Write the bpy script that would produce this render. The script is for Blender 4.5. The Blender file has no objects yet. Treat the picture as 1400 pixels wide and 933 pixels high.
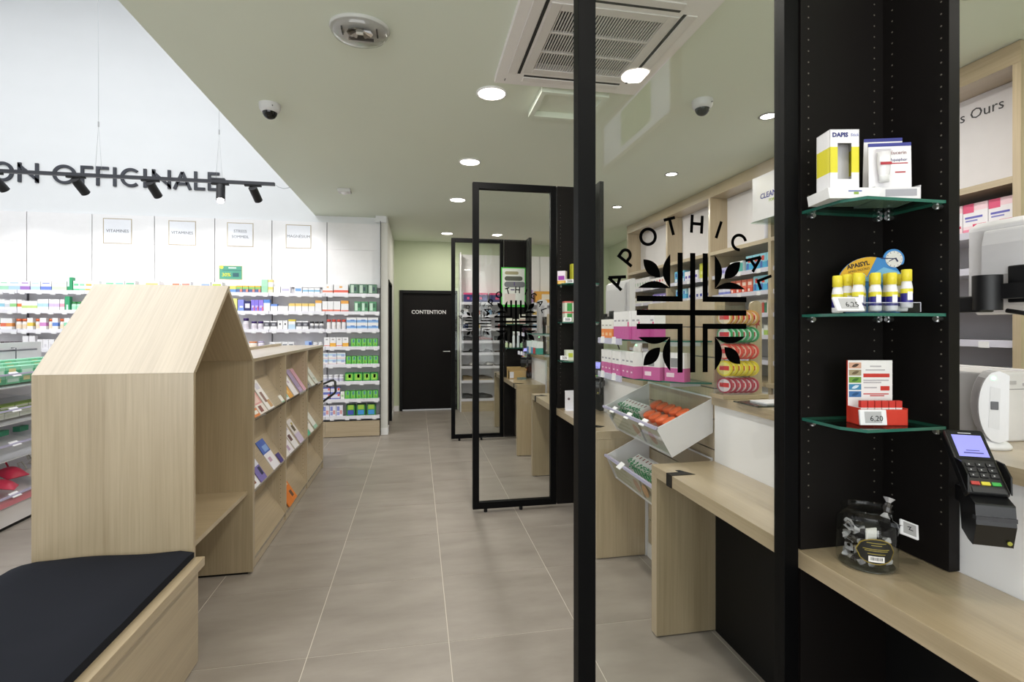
import bpy, math, random
from mathutils import Vector, Matrix
random.seed(7)
SC = bpy.context.scene
COL = SC.collection

# ------------------------------------------------------------------ camera, world, exposure
CAM_H = 1.42
FPX, UVP, V0 = 692.0, 570.5, 447.0           # focal length in px of a 1400x933 frame
YAW = math.atan((700 - UVP) / FPX)
cam = bpy.data.cameras.new('camera')
cam.sensor_width = 36.0
cam.lens = FPX / 1400 * 36
cam.shift_y = -(466.5 - V0) / 1400
cam.clip_start = 0.02
camo = bpy.data.objects.new('camera', cam)
COL.objects.link(camo)
camo.location = (0, 0, CAM_H)
camo.rotation_euler = (math.pi / 2, 0, -YAW)
SC.camera = camo

w = bpy.data.worlds.new('world')
SC.world = w
w.use_nodes = True
w.node_tree.nodes['Background'].inputs[0].default_value = (0.93, 0.97, 1.0, 1)
w.node_tree.nodes['Background'].inputs[1].default_value = 0.9

SC.view_settings.view_transform = 'Standard'
SC.view_settings.look = 'None'
SC.view_settings.exposure = 0.13
SC.view_settings.gamma = 1.0
SC.view_settings.use_curve_mapping = False
SC.cycles.use_denoising = True
SC.cycles.max_bounces = 8
SC.cycles.transparent_max_bounces = 24
SC.cycles.sample_clamp_indirect = 6.0

POWER_DOWN = 11.5
POWER_SPOT = 7.0
POWER_TRACK = 26.0
POWER_HIGH_FILL = 205.0
POWER_CEIL_FILL = 115.0


def light(name, kind, loc, power, color=(1, 1, 1), parent=None, aim=None, **kw):
    l = bpy.data.lights.new(name, kind)
    l.energy = power
    l.color = color
    for k, v in kw.items():
        setattr(l, k, v)
    o = bpy.data.objects.new(name, l)
    COL.objects.link(o)
    o.location = loc
    if aim is not None:
        o.rotation_euler = (Vector(aim) - Vector(loc)).to_track_quat('-Z', 'Y').to_euler()
    if parent is not None:
        o.location = Vector(loc) - parent.location
        o.parent = parent
    return o


# added fill lamps: over the double-height part, and inside the shop front tilted upward
light('high_fill', 'AREA', (-3.6, 2.2, 5.5), POWER_HIGH_FILL, (0.97, 0.985, 1.0), shape='RECTANGLE', size=4.0, size_y=6.0, aim=(-3.6, 2.2, 0))  # added lamp brightening the house roof and the upper wall
light('ceiling_fill', 'AREA', (-1.0, -2.95, 1.7), POWER_CEIL_FILL, (0.97, 0.98, 1.0), shape='RECTANGLE', size=5.0, size_y=2.4, aim=(-1.0, 0.5, 4.2))  # added lamp, aimed up to brighten the ceiling

# ------------------------------------------------------------------ materials
MATS = {}


def lin(c):
    c /= 255.0
    return c / 12.92 if c <= 0.04045 else ((c + 0.055) / 1.055) ** 2.4


def rgb(hx):
    return (lin(int(hx[0:2], 16)), lin(int(hx[2:4], 16)), lin(int(hx[4:6], 16)), 1.0)


def nm(name):
    m = bpy.data.materials.new(name)
    m.use_nodes = True
    nt = m.node_tree
    return m, nt, nt.nodes['Principled BSDF']


def C(hx, rough=0.5, metal=0.0, spec=0.5, emit=0.0):
    """plain coat of one colour with a faint tonal mottling"""
    key = (hx, rough, metal, spec, emit)
    if key in MATS:
        return MATS[key]
    m, nt, b = nm('coat_' + hx)
    b.inputs['Roughness'].default_value = rough
    b.inputs['Metallic'].default_value = metal
    b.inputs['Specular IOR Level'].default_value = spec
    col = rgb(hx)
    if emit:
        b.inputs['Base Color'].default_value = col
        b.inputs['Emission Color'].default_value = col
        b.inputs['Emission Strength'].default_value = emit
    else:
        n = nt.nodes.new('ShaderNodeTexNoise')
        n.inputs['Scale'].default_value = 9.0
        mx = nt.nodes.new('ShaderNodeMix')
        mx.data_type = 'RGBA'
        mx.inputs['A'].default_value = tuple(v * 0.97 for v in col[:3]) + (1,)
        mx.inputs['B'].default_value = tuple(min(1, v * 1.03) for v in col[:3]) + (1,)
        nt.links.new(n.outputs['Fac'], mx.inputs['Factor'])
        nt.links.new(mx.outputs['Result'], b.inputs['Base Color'])
    MATS[key] = m
    return m


def wood(axis, tone=1.0):
    """pale oak laminate, grain along one axis"""
    key = ('wood', axis, tone)
    if key in MATS:
        return MATS[key]
    m, nt, b = nm('pale_oak_' + axis)
    N, L = nt.nodes, nt.links
    tc = N.new('ShaderNodeTexCoord')
    oi = N.new('ShaderNodeObjectInfo')
    add = N.new('ShaderNodeVectorMath'); add.operation = 'ADD'
    mul = N.new('ShaderNodeVectorMath'); mul.operation = 'SCALE'
    mul.inputs[0].default_value = (3.1, 5.7, 2.3)
    L.new(oi.outputs['Random'], mul.inputs['Scale'])
    L.new(tc.outputs['Object'], add.inputs[0]); L.new(mul.outputs[0], add.inputs[1])
    out = []
    for sc_long, sc_cross, det in ((0.5, 11.0, 3.0), (3.0, 120.0, 4.0)):
        mp = N.new('ShaderNodeMapping')
        s = [sc_cross] * 3
        s['xyz'.index(axis)] = sc_long
        mp.inputs['Scale'].default_value = s
        n = N.new('ShaderNodeTexNoise')
        n.inputs['Scale'].default_value = 1.0
        n.inputs['Detail'].default_value = det
        n.inputs['Distortion'].default_value = 0.4
        L.new(add.outputs[0], mp.inputs['Vector']); L.new(mp.outputs[0], n.inputs['Vector'])
        out.append(n)
    mixn = N.new('ShaderNodeMath'); mixn.operation = 'MULTIPLY_ADD'
    mixn.inputs[1].default_value = 0.55
    half = N.new('ShaderNodeMath'); half.operation = 'MULTIPLY'; half.inputs[1].default_value = 0.45
    L.new(out[1].outputs['Fac'], half.inputs[0])
    L.new(out[0].outputs['Fac'], mixn.inputs[0]); L.new(half.outputs[0], mixn.inputs[2])
    cr = N.new('ShaderNodeValToRGB')
    e = cr.color_ramp.elements
    e[0].position, e[1].position = 0.32, 0.68
    e[0].color = (0.375 * tone, 0.285 * tone, 0.168 * tone, 1)
    e[1].color = (0.535 * tone, 0.43 * tone, 0.28 * tone, 1)
    L.new(mixn.outputs[0], cr.inputs['Fac'])
    L.new(cr.outputs['Color'], b.inputs['Base Color'])
    b.inputs['Roughness'].default_value = 0.36
    b.inputs['Specular IOR Level'].default_value = 0.7
    b.inputs['Coat Weight'].default_value = 1.0
    b.inputs['Coat IOR'].default_value = 1.6
    b.inputs['Coat Roughness'].default_value = 0.32
    bp = N.new('ShaderNodeBump'); bp.inputs['Strength'].default_value = 0.06
    L.new(out[1].outputs['Fac'], bp.inputs['Height']); L.new(bp.outputs['Normal'], b.inputs['Normal'])
    MATS[key] = m
    return m


WX, WY, WZ = wood('x'), wood('y'), wood('z')


def thin_glass(name, tint=(1, 1, 1), refl=1.0, rough=0.0):
    m = bpy.data.materials.new(name)
    m.use_nodes = True
    nt = m.node_tree
    nt.nodes.clear()
    o = nt.nodes.new('ShaderNodeOutputMaterial')
    t = nt.nodes.new('ShaderNodeBsdfTransparent'); t.inputs[0].default_value = (*tint, 1)
    g = nt.nodes.new('ShaderNodeBsdfGlossy'); g.inputs['Roughness'].default_value = rough
    f = nt.nodes.new('ShaderNodeFresnel'); f.inputs['IOR'].default_value = 1.45
    ge = nt.nodes.new('ShaderNodeNewGeometry')       # same Fresnel from both sides of the thin sheet
    mr = nt.nodes.new('ShaderNodeMapRange'); mr.inputs['To Min'].default_value = 1.45; mr.inputs['To Max'].default_value = 1 / 1.45
    nt.links.new(ge.outputs['Backfacing'], mr.inputs['Value']); nt.links.new(mr.outputs[0], f.inputs['IOR'])
    mu = nt.nodes.new('ShaderNodeMath'); mu.operation = 'MULTIPLY'; mu.inputs[1].default_value = refl
    mx = nt.nodes.new('ShaderNodeMixShader')
    nt.links.new(f.outputs[0], mu.inputs[0]); nt.links.new(mu.outputs[0], mx.inputs[0])
    nt.links.new(t.outputs[0], mx.inputs[1]); nt.links.new(g.outputs[0], mx.inputs[2])
    nt.links.new(mx.outputs[0], o.inputs[0])
    return m


GLASS = thin_glass('clear_pane', (0.985, 0.995, 0.985), 0.8)
JARGLASS = thin_glass('jar_glass', (0.95, 0.97, 0.96), 0.9)
ACRYL = thin_glass('clear_acrylic', (0.95, 0.96, 0.97), 1.2)
SHELFGLASS = thin_glass('shelf_glass', (0.80, 0.92, 0.87), 1.0)
GREENEDGE = C('2f6a5c', 0.15)


def floor_mat():
    m, nt, b = nm('grey_porcelain_tile')
    N, L = nt.nodes, nt.links
    tc = N.new('ShaderNodeTexCoord'); oi = N.new('ShaderNodeObjectInfo')
    sc = N.new('ShaderNodeVectorMath'); sc.operation = 'SCALE'; sc.inputs[0].default_value = (17, 23, 0)
    L.new(oi.outputs['Random'], sc.inputs['Scale'])
    ad = N.new('ShaderNodeVectorMath'); ad.operation = 'ADD'
    L.new(tc.outputs['Object'], ad.inputs[0]); L.new(sc.outputs[0], ad.inputs[1])
    mp = N.new('ShaderNodeMapping'); mp.inputs['Scale'].default_value = (1.6, 4.5, 1)
    n = N.new('ShaderNodeTexNoise'); n.inputs['Scale'].default_value = 1.3; n.inputs['Detail'].default_value = 6; n.inputs['Roughness'].default_value = 0.6
    L.new(ad.outputs[0], mp.inputs['Vector']); L.new(mp.outputs[0], n.inputs['Vector'])
    cr = N.new('ShaderNodeValToRGB')
    cr.color_ramp.elements[0].position = 0.3; cr.color_ramp.elements[1].position = 0.72
    cr.color_ramp.elements[0].color = (0.275, 0.240, 0.205, 1)
    cr.color_ramp.elements[1].color = (0.375, 0.333, 0.290, 1)
    L.new(n.outputs['Fac'], cr.inputs['Fac']); L.new(cr.outputs['Color'], b.inputs['Base Color'])
    b.inputs['Roughness'].default_value = 0.42
    rr = N.new('ShaderNodeMapRange'); rr.inputs['To Min'].default_value = 0.34; rr.inputs['To Max'].default_value = 0.5
    L.new(n.outputs['Fac'], rr.inputs['Value']); L.new(rr.outputs[0], b.inputs['Roughness'])
    return m


TILE = floor_mat()
GROUT = C('d8d0c4', 0.8)
SAGE = C('e4ebdc', 0.75)          # sage green paint
SAGEW = C('c9d2b4', 0.75)
WHITE = C('eeeeee', 0.55)
WALLW = C('e9ebed', 0.7)
LAM = C('f1f0f1', 0.35)            # white laminate
BLACK = C('050506', 0.5, 0, .12)          # powder-coated steel
BPANEL = C('120f0e', 0.55, 0, .18)         # black-brown panel
DARK = C('0b0b0c', 0.5, 0, .25)
CHROME = C('c9c9c6', 0.25, 1.0)
METAL = C('a8a8a8', 0.35, 1.0)
GREYP = C('9a9aa2', 0.5)

# ------------------------------------------------------------------ mesh builder


class M:
    def __init__(self):
        self.v, self.f, self.m, self.s = [], [], [], []

    def add(self, vs, fs, mi=0, smooth=False):
        o = len(self.v)
        self.v += [tuple(p) for p in vs]
        for f in fs:
            self.f.append([i + o for i in f]); self.m.append(mi); self.s.append(smooth)
        return self

    def box(self, x0, y0, z0, x1, y1, z1, mi=0, M4=None):
        if x0 > x1: x0, x1 = x1, x0
        if y0 > y1: y0, y1 = y1, y0
        if z0 > z1: z0, z1 = z1, z0
        vs = [Vector(p) for p in ((x0, y0, z0), (x1, y0, z0), (x1, y1, z0), (x0, y1, z0), (x0, y0, z1), (x1, y0, z1), (x1, y1, z1), (x0, y1, z1))]
        if M4 is not None: vs = [M4 @ p for p in vs]
        return self.add(vs, [(0, 3, 2, 1), (4, 5, 6, 7), (0, 1, 5, 4), (1, 2, 6, 5), (2, 3, 7, 6), (3, 0, 4, 7)], mi)

    def quad(self, a, b, c, d, mi=0):
        return self.add([a, b, c, d], [(0, 1, 2, 3)], mi)

    def prism(self, pts, axis, a, b, mi=0, mside=None, smooth=False):
        """polygon pts (2D) extruded along axis from a to b; 2D coords are the other two axes in xyz order"""
        def up(p, t):
            return {'x': (t, p[0], p[1]), 'y': (p[0], t, p[1]), 'z': (p[0], p[1], t)}[axis]
        n = len(pts)
        ar = sum(pts[i][0] * pts[(i + 1) % n][1] - pts[(i + 1) % n][0] * pts[i][1] for i in range(n))
        if (ar < 0) != (axis == 'y'): pts = pts[::-1]
        vs = [up(p, a) for p in pts] + [up(p, b) for p in pts]
        if a > b: vs = [up(p, b) for p in pts] + [up(p, a) for p in pts]
        self.add(vs, [tuple(range(n))[::-1], tuple(range(n, 2 * n))], mi)
        return self.add(vs, [(i, (i + 1) % n, n + (i + 1) % n, n + i) for i in range(n)], mi if mside is None else mside, smooth)

    def cyl(self, p0, p1, r, seg=16, mi=0, r2=None, caps=True, smooth=True, mcap=None):
        p0, p1 = Vector(p0), Vector(p1)
        r2 = r if r2 is None else r2
        d = (p1 - p0).normalized()
        a = d.orthogonal().normalized(); b = d.cross(a)
        vs = []
        for p, rr in ((p0, r), (p1, r2)):
            vs += [p + (a * math.cos(2 * math.pi * i / seg) + b * math.sin(2 * math.pi * i / seg)) * rr for i in range(seg)]
        self.add(vs, [(i, (i + 1) % seg, seg + (i + 1) % seg, seg + i) for i in range(seg)], mi, smooth)
        if caps:
            self.add(vs, [tuple(range(seg))[::-1], tuple(range(seg, 2 * seg))], mi if mcap is None else mcap)
        return self

    def tube(self, pts, r, seg=8, mi=0, closed=False):
        pts = [Vector(p) for p in pts]
        n = len(pts)
        rings = []
        prev = None
        for i, p in enumerate(pts):
            q0 = pts[(i - 1) % n] if (closed or i > 0) else p
            q1 = pts[(i + 1) % n] if (closed or i < n - 1) else p
            d = (q1 - q0).normalized()
            a = d.orthogonal().normalized() if prev is None else (prev - d * prev.dot(d)).normalized()
            prev = a
            b = d.cross(a)
            rings.append([p + (a * math.cos(2 * math.pi * k / seg) + b * math.sin(2 * math.pi * k / seg)) * r for k in range(seg)])
        vs = [q for ring in rings for q in ring]
        fs = []
        for i in range(n if closed else n - 1):
            j = (i + 1) % n
            fs += [(i * seg + k, i * seg + (k + 1) % seg, j * seg + (k + 1) % seg, j * seg + k) for k in range(seg)]
        if not closed:
            fs += [tuple(range(seg))[::-1], tuple(range((n - 1) * seg, n * seg))]
        return self.add(vs, fs, mi, True)

    def lathe(self, prof, c=(0, 0, 0), seg=16, sx=1.0, sy=1.0, caps=True):
        """prof: list of (radius, z, material index of the band that starts here)"""
        cx, cy, cz = c
        vs = []
        for p in prof:
            vs += [(cx + sx * p[0] * math.cos(2 * math.pi * k / seg), cy + sy * p[0] * math.sin(2 * math.pi * k / seg), cz + p[1]) for k in range(seg)]
        o = len(self.v)
        self.v += vs
        for i in range(len(prof) - 1):
            for k in range(seg):
                self.f.append([o + i * seg + k, o + i * seg + (k + 1) % seg, o + (i + 1) * seg + (k + 1) % seg, o + (i + 1) * seg + k])
                self.m.append(prof[i][2] if len(prof[i]) > 2 else 0); self.s.append(True)
        if caps:
            if prof[0][0] > 1e-5:
                self.f.append([o + k for k in range(seg)][::-1]); self.m.append(prof[0][2] if len(prof[0]) > 2 else 0); self.s.append(False)
            if prof[-1][0] > 1e-5:
                q = o + (len(prof) - 1) * seg
                self.f.append([q + k for k in range(seg)]); self.m.append(prof[-2][2] if len(prof[-2]) > 2 else 0); self.s.append(False)
        return self

    def stroke(self, pts, w, y0, y1, mi=0, miter=True):
        """flat ribbon of width w along 2D polyline (x,z), extruded y0..y1 (front at y0)"""
        n = len(pts)
        P = [Vector((p[0], p[1])) for p in pts]
        lft, rgt = [], []
        for i in range(n):
            d0 = (P[i] - P[i - 1]).normalized() if i > 0 else None
            d1 = (P[i + 1] - P[i]).normalized() if i < n - 1 else None
            d0 = d0 or d1; d1 = d1 or d0
            t = (d0 + d1)
            t = t.normalized() if t.length > 1e-6 else d0
            nrm = Vector((-t.y, t.x))
            k = w / 2 / max(0.45, abs(nrm.dot(Vector((-d0.y, d0.x)))))
            lft.append(P[i] + nrm * k); rgt.append(P[i] - nrm * k)
        for i in range(n - 1):
            self.prism([lft[i], lft[i + 1], rgt[i + 1], rgt[i]], 'y', y0, y1, mi)
        return self

    def mesh(self, name, mats):
        me = bpy.data.meshes.new(name)
        me.from_pydata(self.v, [], self.f)
        for m in mats: me.materials.append(m)
        me.polygons.foreach_set('material_index', self.m)
        me.polygons.foreach_set('use_smooth', self.s)
        me.update()
        return me

    def xf(self, M4):
        self.v = [tuple(M4 @ Vector(p)) for p in self.v]
        return self

    def build(self, name, mats, parent=None, kind=None, label=None, bevel=0.0, world=True, loc=None, rz=0.0):
        """world: the vertices are in world space, moved into the parent's space here"""
        if not isinstance(mats, (list, tuple)): mats = [mats]
        org = Vector((0, 0, 0))
        if world and parent is not None:
            p = parent
            while p is not None:
                org += p.location; p = p.parent
        if parent is None and loc is None and world:
            # top-level mesh: origin at the base centre
            xs = [p[0] for p in self.v]; ys = [p[1] for p in self.v]; zs = [p[2] for p in self.v]
            org = Vector(((min(xs) + max(xs)) / 2, (min(ys) + max(ys)) / 2, min(zs)))
        if org.length > 0:
            self.v = [(p[0] - org.x, p[1] - org.y, p[2] - org.z) for p in self.v]
        o = bpy.data.objects.new(name, self.mesh(name, mats))
        COL.objects.link(o)
        if parent is not None: o.parent = parent
        elif world and loc is None: o.location = org
        if loc is not None: o.location = loc
        if rz: o.rotation_euler = (0, 0, rz)
        if kind: o['kind'] = kind
        if label: o['label'] = label
        if bevel:
            md = o.modifiers.new('edge', 'BEVEL'); md.width = bevel; md.segments = 2; md.limit_method = 'ANGLE'; md.angle_limit = 0.6
        return o


def tag(o, label=None, cat=None, group=None, kind=None):
    if label: o['label'] = label
    if cat: o['category'] = cat
    if group: o['group'] = group
    if kind: o['kind'] = kind
    return o


def thing(name, label, cat, loc=(0, 0, 0), group=None, rz=0.0):
    o = bpy.data.objects.new(name, None)
    o.empty_display_size = 0.05
    COL.objects.link(o)
    o.location = loc
    o.rotation_euler = (0, 0, rz)
    return tag(o, label, cat, group)


def share(name, me, parent, loc=(0, 0, 0), rot=(0, 0, 0)):
    o = bpy.data.objects.new(name, me)
    COL.objects.link(o)
    o.parent = parent
    o.location = loc
    o.rotation_euler = rot
    return o


def copy_tree(o, parent=None):
    c = o.copy()
    COL.objects.link(c)
    if parent is not None: c.parent = parent
    for ch in list(o.children):
        copy_tree(ch, c)
    return c


FACE_Y = (math.pi / 2, 0, 0)                      # text facing -Y
FACE_X = (math.pi / 2, 0, -math.pi / 2)           # text facing -X


def text_mesh(s, size, depth=0.0006, align='CENTER', res=2, bold=0.0):
    cu = bpy.data.curves.new('lettering', 'FONT')
    cu.body = s
    cu.size = size
    cu.extrude = depth
    cu.offset = bold
    cu.align_x = align
    cu.align_y = 'CENTER'
    cu.resolution_u = res
    tmp = bpy.data.objects.new('tmp', cu)
    COL.objects.link(tmp)
    bpy.context.view_layer.update()
    me = bpy.data.meshes.new_from_object(tmp.evaluated_get(bpy.context.evaluated_depsgraph_get()))
    me.name = 'lettering'
    bpy.data.objects.remove(tmp)
    bpy.data.curves.remove(cu)
    return me


def text(s, size, mat, parent, loc, rot=FACE_Y, name='lettering', align='CENTER', depth=0.0006, bold=0.0, world=True):
    me = text_mesh(s, size, depth, align, bold=bold)
    me.materials.clear()
    me.materials.append(mat)
    l = Vector(loc)
    if world:
        p = parent
        while p is not None:
            l -= p.location; p = p.parent
    return share(name, me, parent, l, rot)


ORD = ['first', 'second', 'third', 'fourth', 'fifth', 'sixth', 'seventh', 'eighth', 'ninth', 'tenth', 'eleventh', 'twelfth', 'thirteenth', 'fourteenth',
       'fifteenth', 'sixteenth', 'seventeenth', 'eighteenth', 'nineteenth', 'twentieth', 'twenty-first', 'twenty-second', 'twenty-third', 'twenty-fourth', 'twenty-fifth', 'twenty-sixth']

MESHES = {}


def carton_mesh(w, d, h, bands, decals=(), rough=0.45):
    key = ('carton', round(w, 3), round(d, 3), round(h, 3), tuple(bands), tuple(decals))
    if key in MESHES: return MESHES[key]
    b = M(); mats = []; z = 0.0
    tot = sum(x[0] for x in bands)
    def mi(hx):
        m = C(hx, rough)
        if m not in mats: mats.append(m)
        return mats.index(m)
    for i, (fr, hx) in enumerate(bands):
        z1 = z + h * fr / tot
        k = mi(hx)
        vs = [(-w / 2, -d / 2, z), (w / 2, -d / 2, z), (w / 2, d / 2, z), (-w / 2, d / 2, z), (-w / 2, -d / 2, z1), (w / 2, -d / 2, z1), (w / 2, d / 2, z1), (-w / 2, d / 2, z1)]
        fs = [(0, 1, 5, 4), (1, 2, 6, 5), (2, 3, 7, 6), (3, 0, 4, 7)]
        if i == 0: fs.append((0, 3, 2, 1))
        if i == len(bands) - 1: fs.append((4, 5, 6, 7))
        b.add(vs, fs, k); z = z1
    for (x0, z0, x1, z1, hx) in decals:
        y = -d / 2 - 0.0006
        k = mi(hx)
        b.quad(((x0 - .5) * w, y, z0 * h), ((x1 - .5) * w, y, z0 * h), ((x1 - .5) * w, y, z1 * h), ((x0 - .5) * w, y, z1 * h), k)
    me = b.mesh('carton', mats)
    MESHES[key] = me
    return me


def bottle_mesh(r, h, body, cap, lab=None, capf=0.22, neck=0.6, seg=14, low=None):
    key = ('bottle', round(r, 4), round(h, 3), body, cap, lab, capf, neck, low)
    if key in MESHES: return MESHES[key]
    lab = lab or body; low = low or body
    hc = h * (1 - capf)
    pr = [(r * .92, 0, 0), (r, h * .02, 0), (r, hc * .15, 1), (r, hc * .62, 2), (r, hc * .8, 2), (r * neck, hc * .95, 2), (r * neck, hc, 3), (r * min(1, neck * 1.12), hc, 3), (r * min(1, neck * 1.12), h * .985, 3), (r * neck * .95, h, 3)]
    me = M().lathe(pr, seg=seg).mesh('bottle', [C(low, .3), C(lab, .35), C(body, .3), C(cap, .35)])
    MESHES[key] = me
    return me


def place(name, me, loc, label, cat, group=None, rz=0.0, rot=None):
    o = bpy.data.objects.new(name, me)
    COL.objects.link(o)
    o.location = (loc[0], loc[1], loc[2] + .0008)
    o.rotation_euler = rot if rot else (0, 0, rz)
    return tag(o, label, cat, group)


def onY(u, Y):
    """x of the vertical plane y=Y seen along image column u (shelf positions were surveyed this way)"""
    k = (u - UVP) * math.cos(YAW) / FPX
    return k * Y * math.cos(YAW) / (1 - k * math.sin(YAW))
# ------------------------------------------------------------------ the setting
CEIL = 2.87
HIGH = 5.6
XL, XR, YF, YB = -6.2, 3.42, -3.0, 8.72      # left wall, right wall, shop front, far wall
XSOF = -1.305                                # edge of the lowered ceiling

floor = M().box(XL - .1, YF - .1, -.12, XR + .1, YB + .1, -.0012).build('floor', GROUT, kind='structure')
TW = 0.605
tile_me = M().box(-TW / 2 + .0018, -TW / 2 + .0018, -.003, TW / 2 - .0018, TW / 2 - .0018, .0).mesh('tile', [TILE])
for i in range(-9, 6):
    for j in range(-2, 14):
        cx, cy = .1398 + TW * (i + .5), .479 + TW * (j + .5)
        if cy > YB - .05 or cx < -4.9 or cx > XR: continue
        share('tile', tile_me, floor, Vector((cx, cy, 0)) - floor.location)
surround = M()
surround.box(XL, YF, -.003, -4.99, YB, 0).box(-4.99, YF, -.003, XR, -.74, 0)
surround.build('floor_surround', TILE, kind='structure')

S = 'structure'
M().box(XSOF, YF, CEIL, XR + .1, YB + .1, CEIL + .25).build('ceiling', SAGE, kind=S)
M().box(XL - .1, YF - .1, HIGH, XSOF + .2, 7.2, HIGH + .1).build('ceiling_high', WALLW, kind=S)
M().box(XSOF, YF, CEIL + .25, XSOF + .1, 7.0, HIGH).build('wall_bulkhead_side', WALLW, kind=S)
M().box(XL, 6.95, 2.785, -.475, 7.05, HIGH).build('wall_bulkhead_back', WALLW, kind=S)
M().box(XL - .1, 7.10, 0, -.475, 7.2, 2.785).build('wall_back_left', WALLW, kind=S)
M().box(XL - .1, YF, 0, XL, 7.2, HIGH).build('wall_left', WALLW, kind=S)
M().box(XR, YF, 0, XR + .1, YB, CEIL).build('wall_right', SAGEW, kind=S)
M().box(-.5, YB, 0, -.295, YB + .1, CEIL).box(.675, YB, 0, XR + .1, YB + .1, CEIL).box(-.295, YB, 2.035, .675, YB + .1, CEIL).build('wall_back', SAGEW, kind=S)
# corridor side wall with its dark door
M().box(-.475, 6.84, 0, -.385, 7.05, CEIL).box(-.475, 7.05, 2.06, -.385, 7.86, CEIL).box(-.475, 7.86, 0, -.385, YB, CEIL).build('wall_corridor', C('dcdcd6', .7), kind=S)
M().box(-.39, 6.832, 0, -.377, 7.05, .09).box(-.475, 6.832, 0, -.39, 6.84, .09).box(-.385, 7.86, 0, -.377, YB, .09).build('baseboard_corridor', WHITE, kind=S, bevel=.003)
M().box(-.385, 8.708, 0, -.302, YB, .09).build('baseboard_back', WHITE, kind=S)
d = M().box(-.46, 7.06, .012, -.41, 7.85, 2.05).build('door_1', BPANEL, kind=S)
M().box(-.475, 7.05, 0, -.375, 7.075, 2.06).box(-.475, 7.835, 0, -.375, 7.86, 2.06).box(-.475, 7.075, 2.035, -.375, 7.835, 2.06).build('door_frame', DARK, d)
M().cyl((-.41, 7.16, 1.02), (-.375, 7.16, 1.02), .012).build('door_handle', CHROME, d)
d2 = M().box(-.25, YB + .02, .018, .64, YB + .06, 1.995).build('door_2', BPANEL, kind=S)
M().box(-.295, 8.70, 0, -.245, YB + .06, 2.035).box(.63, 8.70, 0, .675, YB + .06, 2.035).box(-.245, 8.70, 1.985, .63, YB + .06, 2.035).build('door_frame', DARK, d2, bevel=.002)
h = M().cyl((.545, YB + .02, 1.0), (.545, 8.685, 1.0), .01).cyl((.545, 8.685, 1.0), (.43, 8.685, 1.0), .009).build('door_handle', METAL, d2)
text('CONTENTION', .088, C('e8e8e8', .5), d2, (.195, YB + .0185, 1.668), bold=.002)
# shop front behind the camera
M().box(XL, YF - .1, 0, -3.6, YF, CEIL).box(1.6, YF - .1, 0, XR, YF, CEIL).box(-3.6, YF - .1, 2.75, 1.6, YF, CEIL).box(-3.6, YF - .1, 0, 1.6, YF, .35).box(XL, YF - .1, CEIL, XSOF, YF, HIGH).build('wall_front', WALLW, kind=S)
wf = M().box(-3.6, YF - .08, .35, -3.55, YF - .02, 2.75).box(1.55, YF - .08, .35, 1.6, YF - .02, 2.75).box(-1.03, YF - .08, .35, -.98, YF - .02, 2.75).box(-3.6, YF - .08, .35, 1.6, YF - .02, .40).box(-3.6, YF - .08, 2.70, 1.6, YF - .02, 2.75).build('window_1', DARK, kind=S)
M().box(-3.55, YF - .053, .40, 1.55, YF - .047, 2.70).build('pane', GLASS, wf)

# ------------------------------------------------------------------ ceiling fixtures
GLOW = C('fff6e8', emit=9.0)
for i, y in enumerate((-.13, .43, 1.77, 3.106, 4.433, 5.782, 7.889)):
    x = 1.23 if i == 0 else .453
    n = {3: 'nearest the air conditioner', 4: 'second beyond the air conditioner', 5: 'third beyond the air conditioner', 6: 'farthest, near the dark far door'}
    lab = 'round flush ceiling downlight over the aisle, ' + n[i] if i in n else 'round flush ceiling downlight above the shop entrance, ' + ('over the counter', 'first in the row', 'second in the row')[i]
    t = thing('ceiling_downlight', lab, 'light', (x, y, CEIL), 'aisle downlights')
    M().lathe([(.094, 0, 0), (.096, -.006, 0), (.086, -.010, 0), (.083, -.006, 0)], (x, y, CEIL), 32, caps=False).build('trim_ring', WHITE, t)
    M().lathe([(.083, -.006, 0), (.0, -.0065, 0)], (x, y, CEIL), 32, caps=False).build('diffuser', GLOW, t)
    light('downlight_beam', 'AREA', (x, y, CEIL - .014), POWER_DOWN * (.55 if y < 1 else 1), (1, .95, .88), t, shape='DISK', size=.16)
for i, y in enumerate((.43, 1.77, 3.094, 4.441, 5.773, 7.4)):
    x = 2.37
    lab = 'small recessed spotlight over the service side, ' + ('hidden first', 'hidden second', 'nearest the second dome camera', 'second from the camera', 'third from the camera', 'farthest')[i]
    t = thing('recessed_spotlight', lab, 'light', (x, y, CEIL), 'service side spotlights')
    M().lathe([(.062, 0, 0), (.064, -.005, 0), (.052, -.008, 0), (.046, .0, 0)], (x, y, CEIL), 28, caps=False).build('trim_ring', METAL, t)
    M().lathe([(.047, -.004, 0), (.0, -.0045, 0)], (x, y, CEIL), 24, caps=False).build('lamp', C('fffaf0', emit=14.0), t)
    light('spot_beam', 'AREA', (x, y, CEIL - .012), POWER_SPOT, (1, .96, .9), t, shape='DISK', size=.09)

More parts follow.
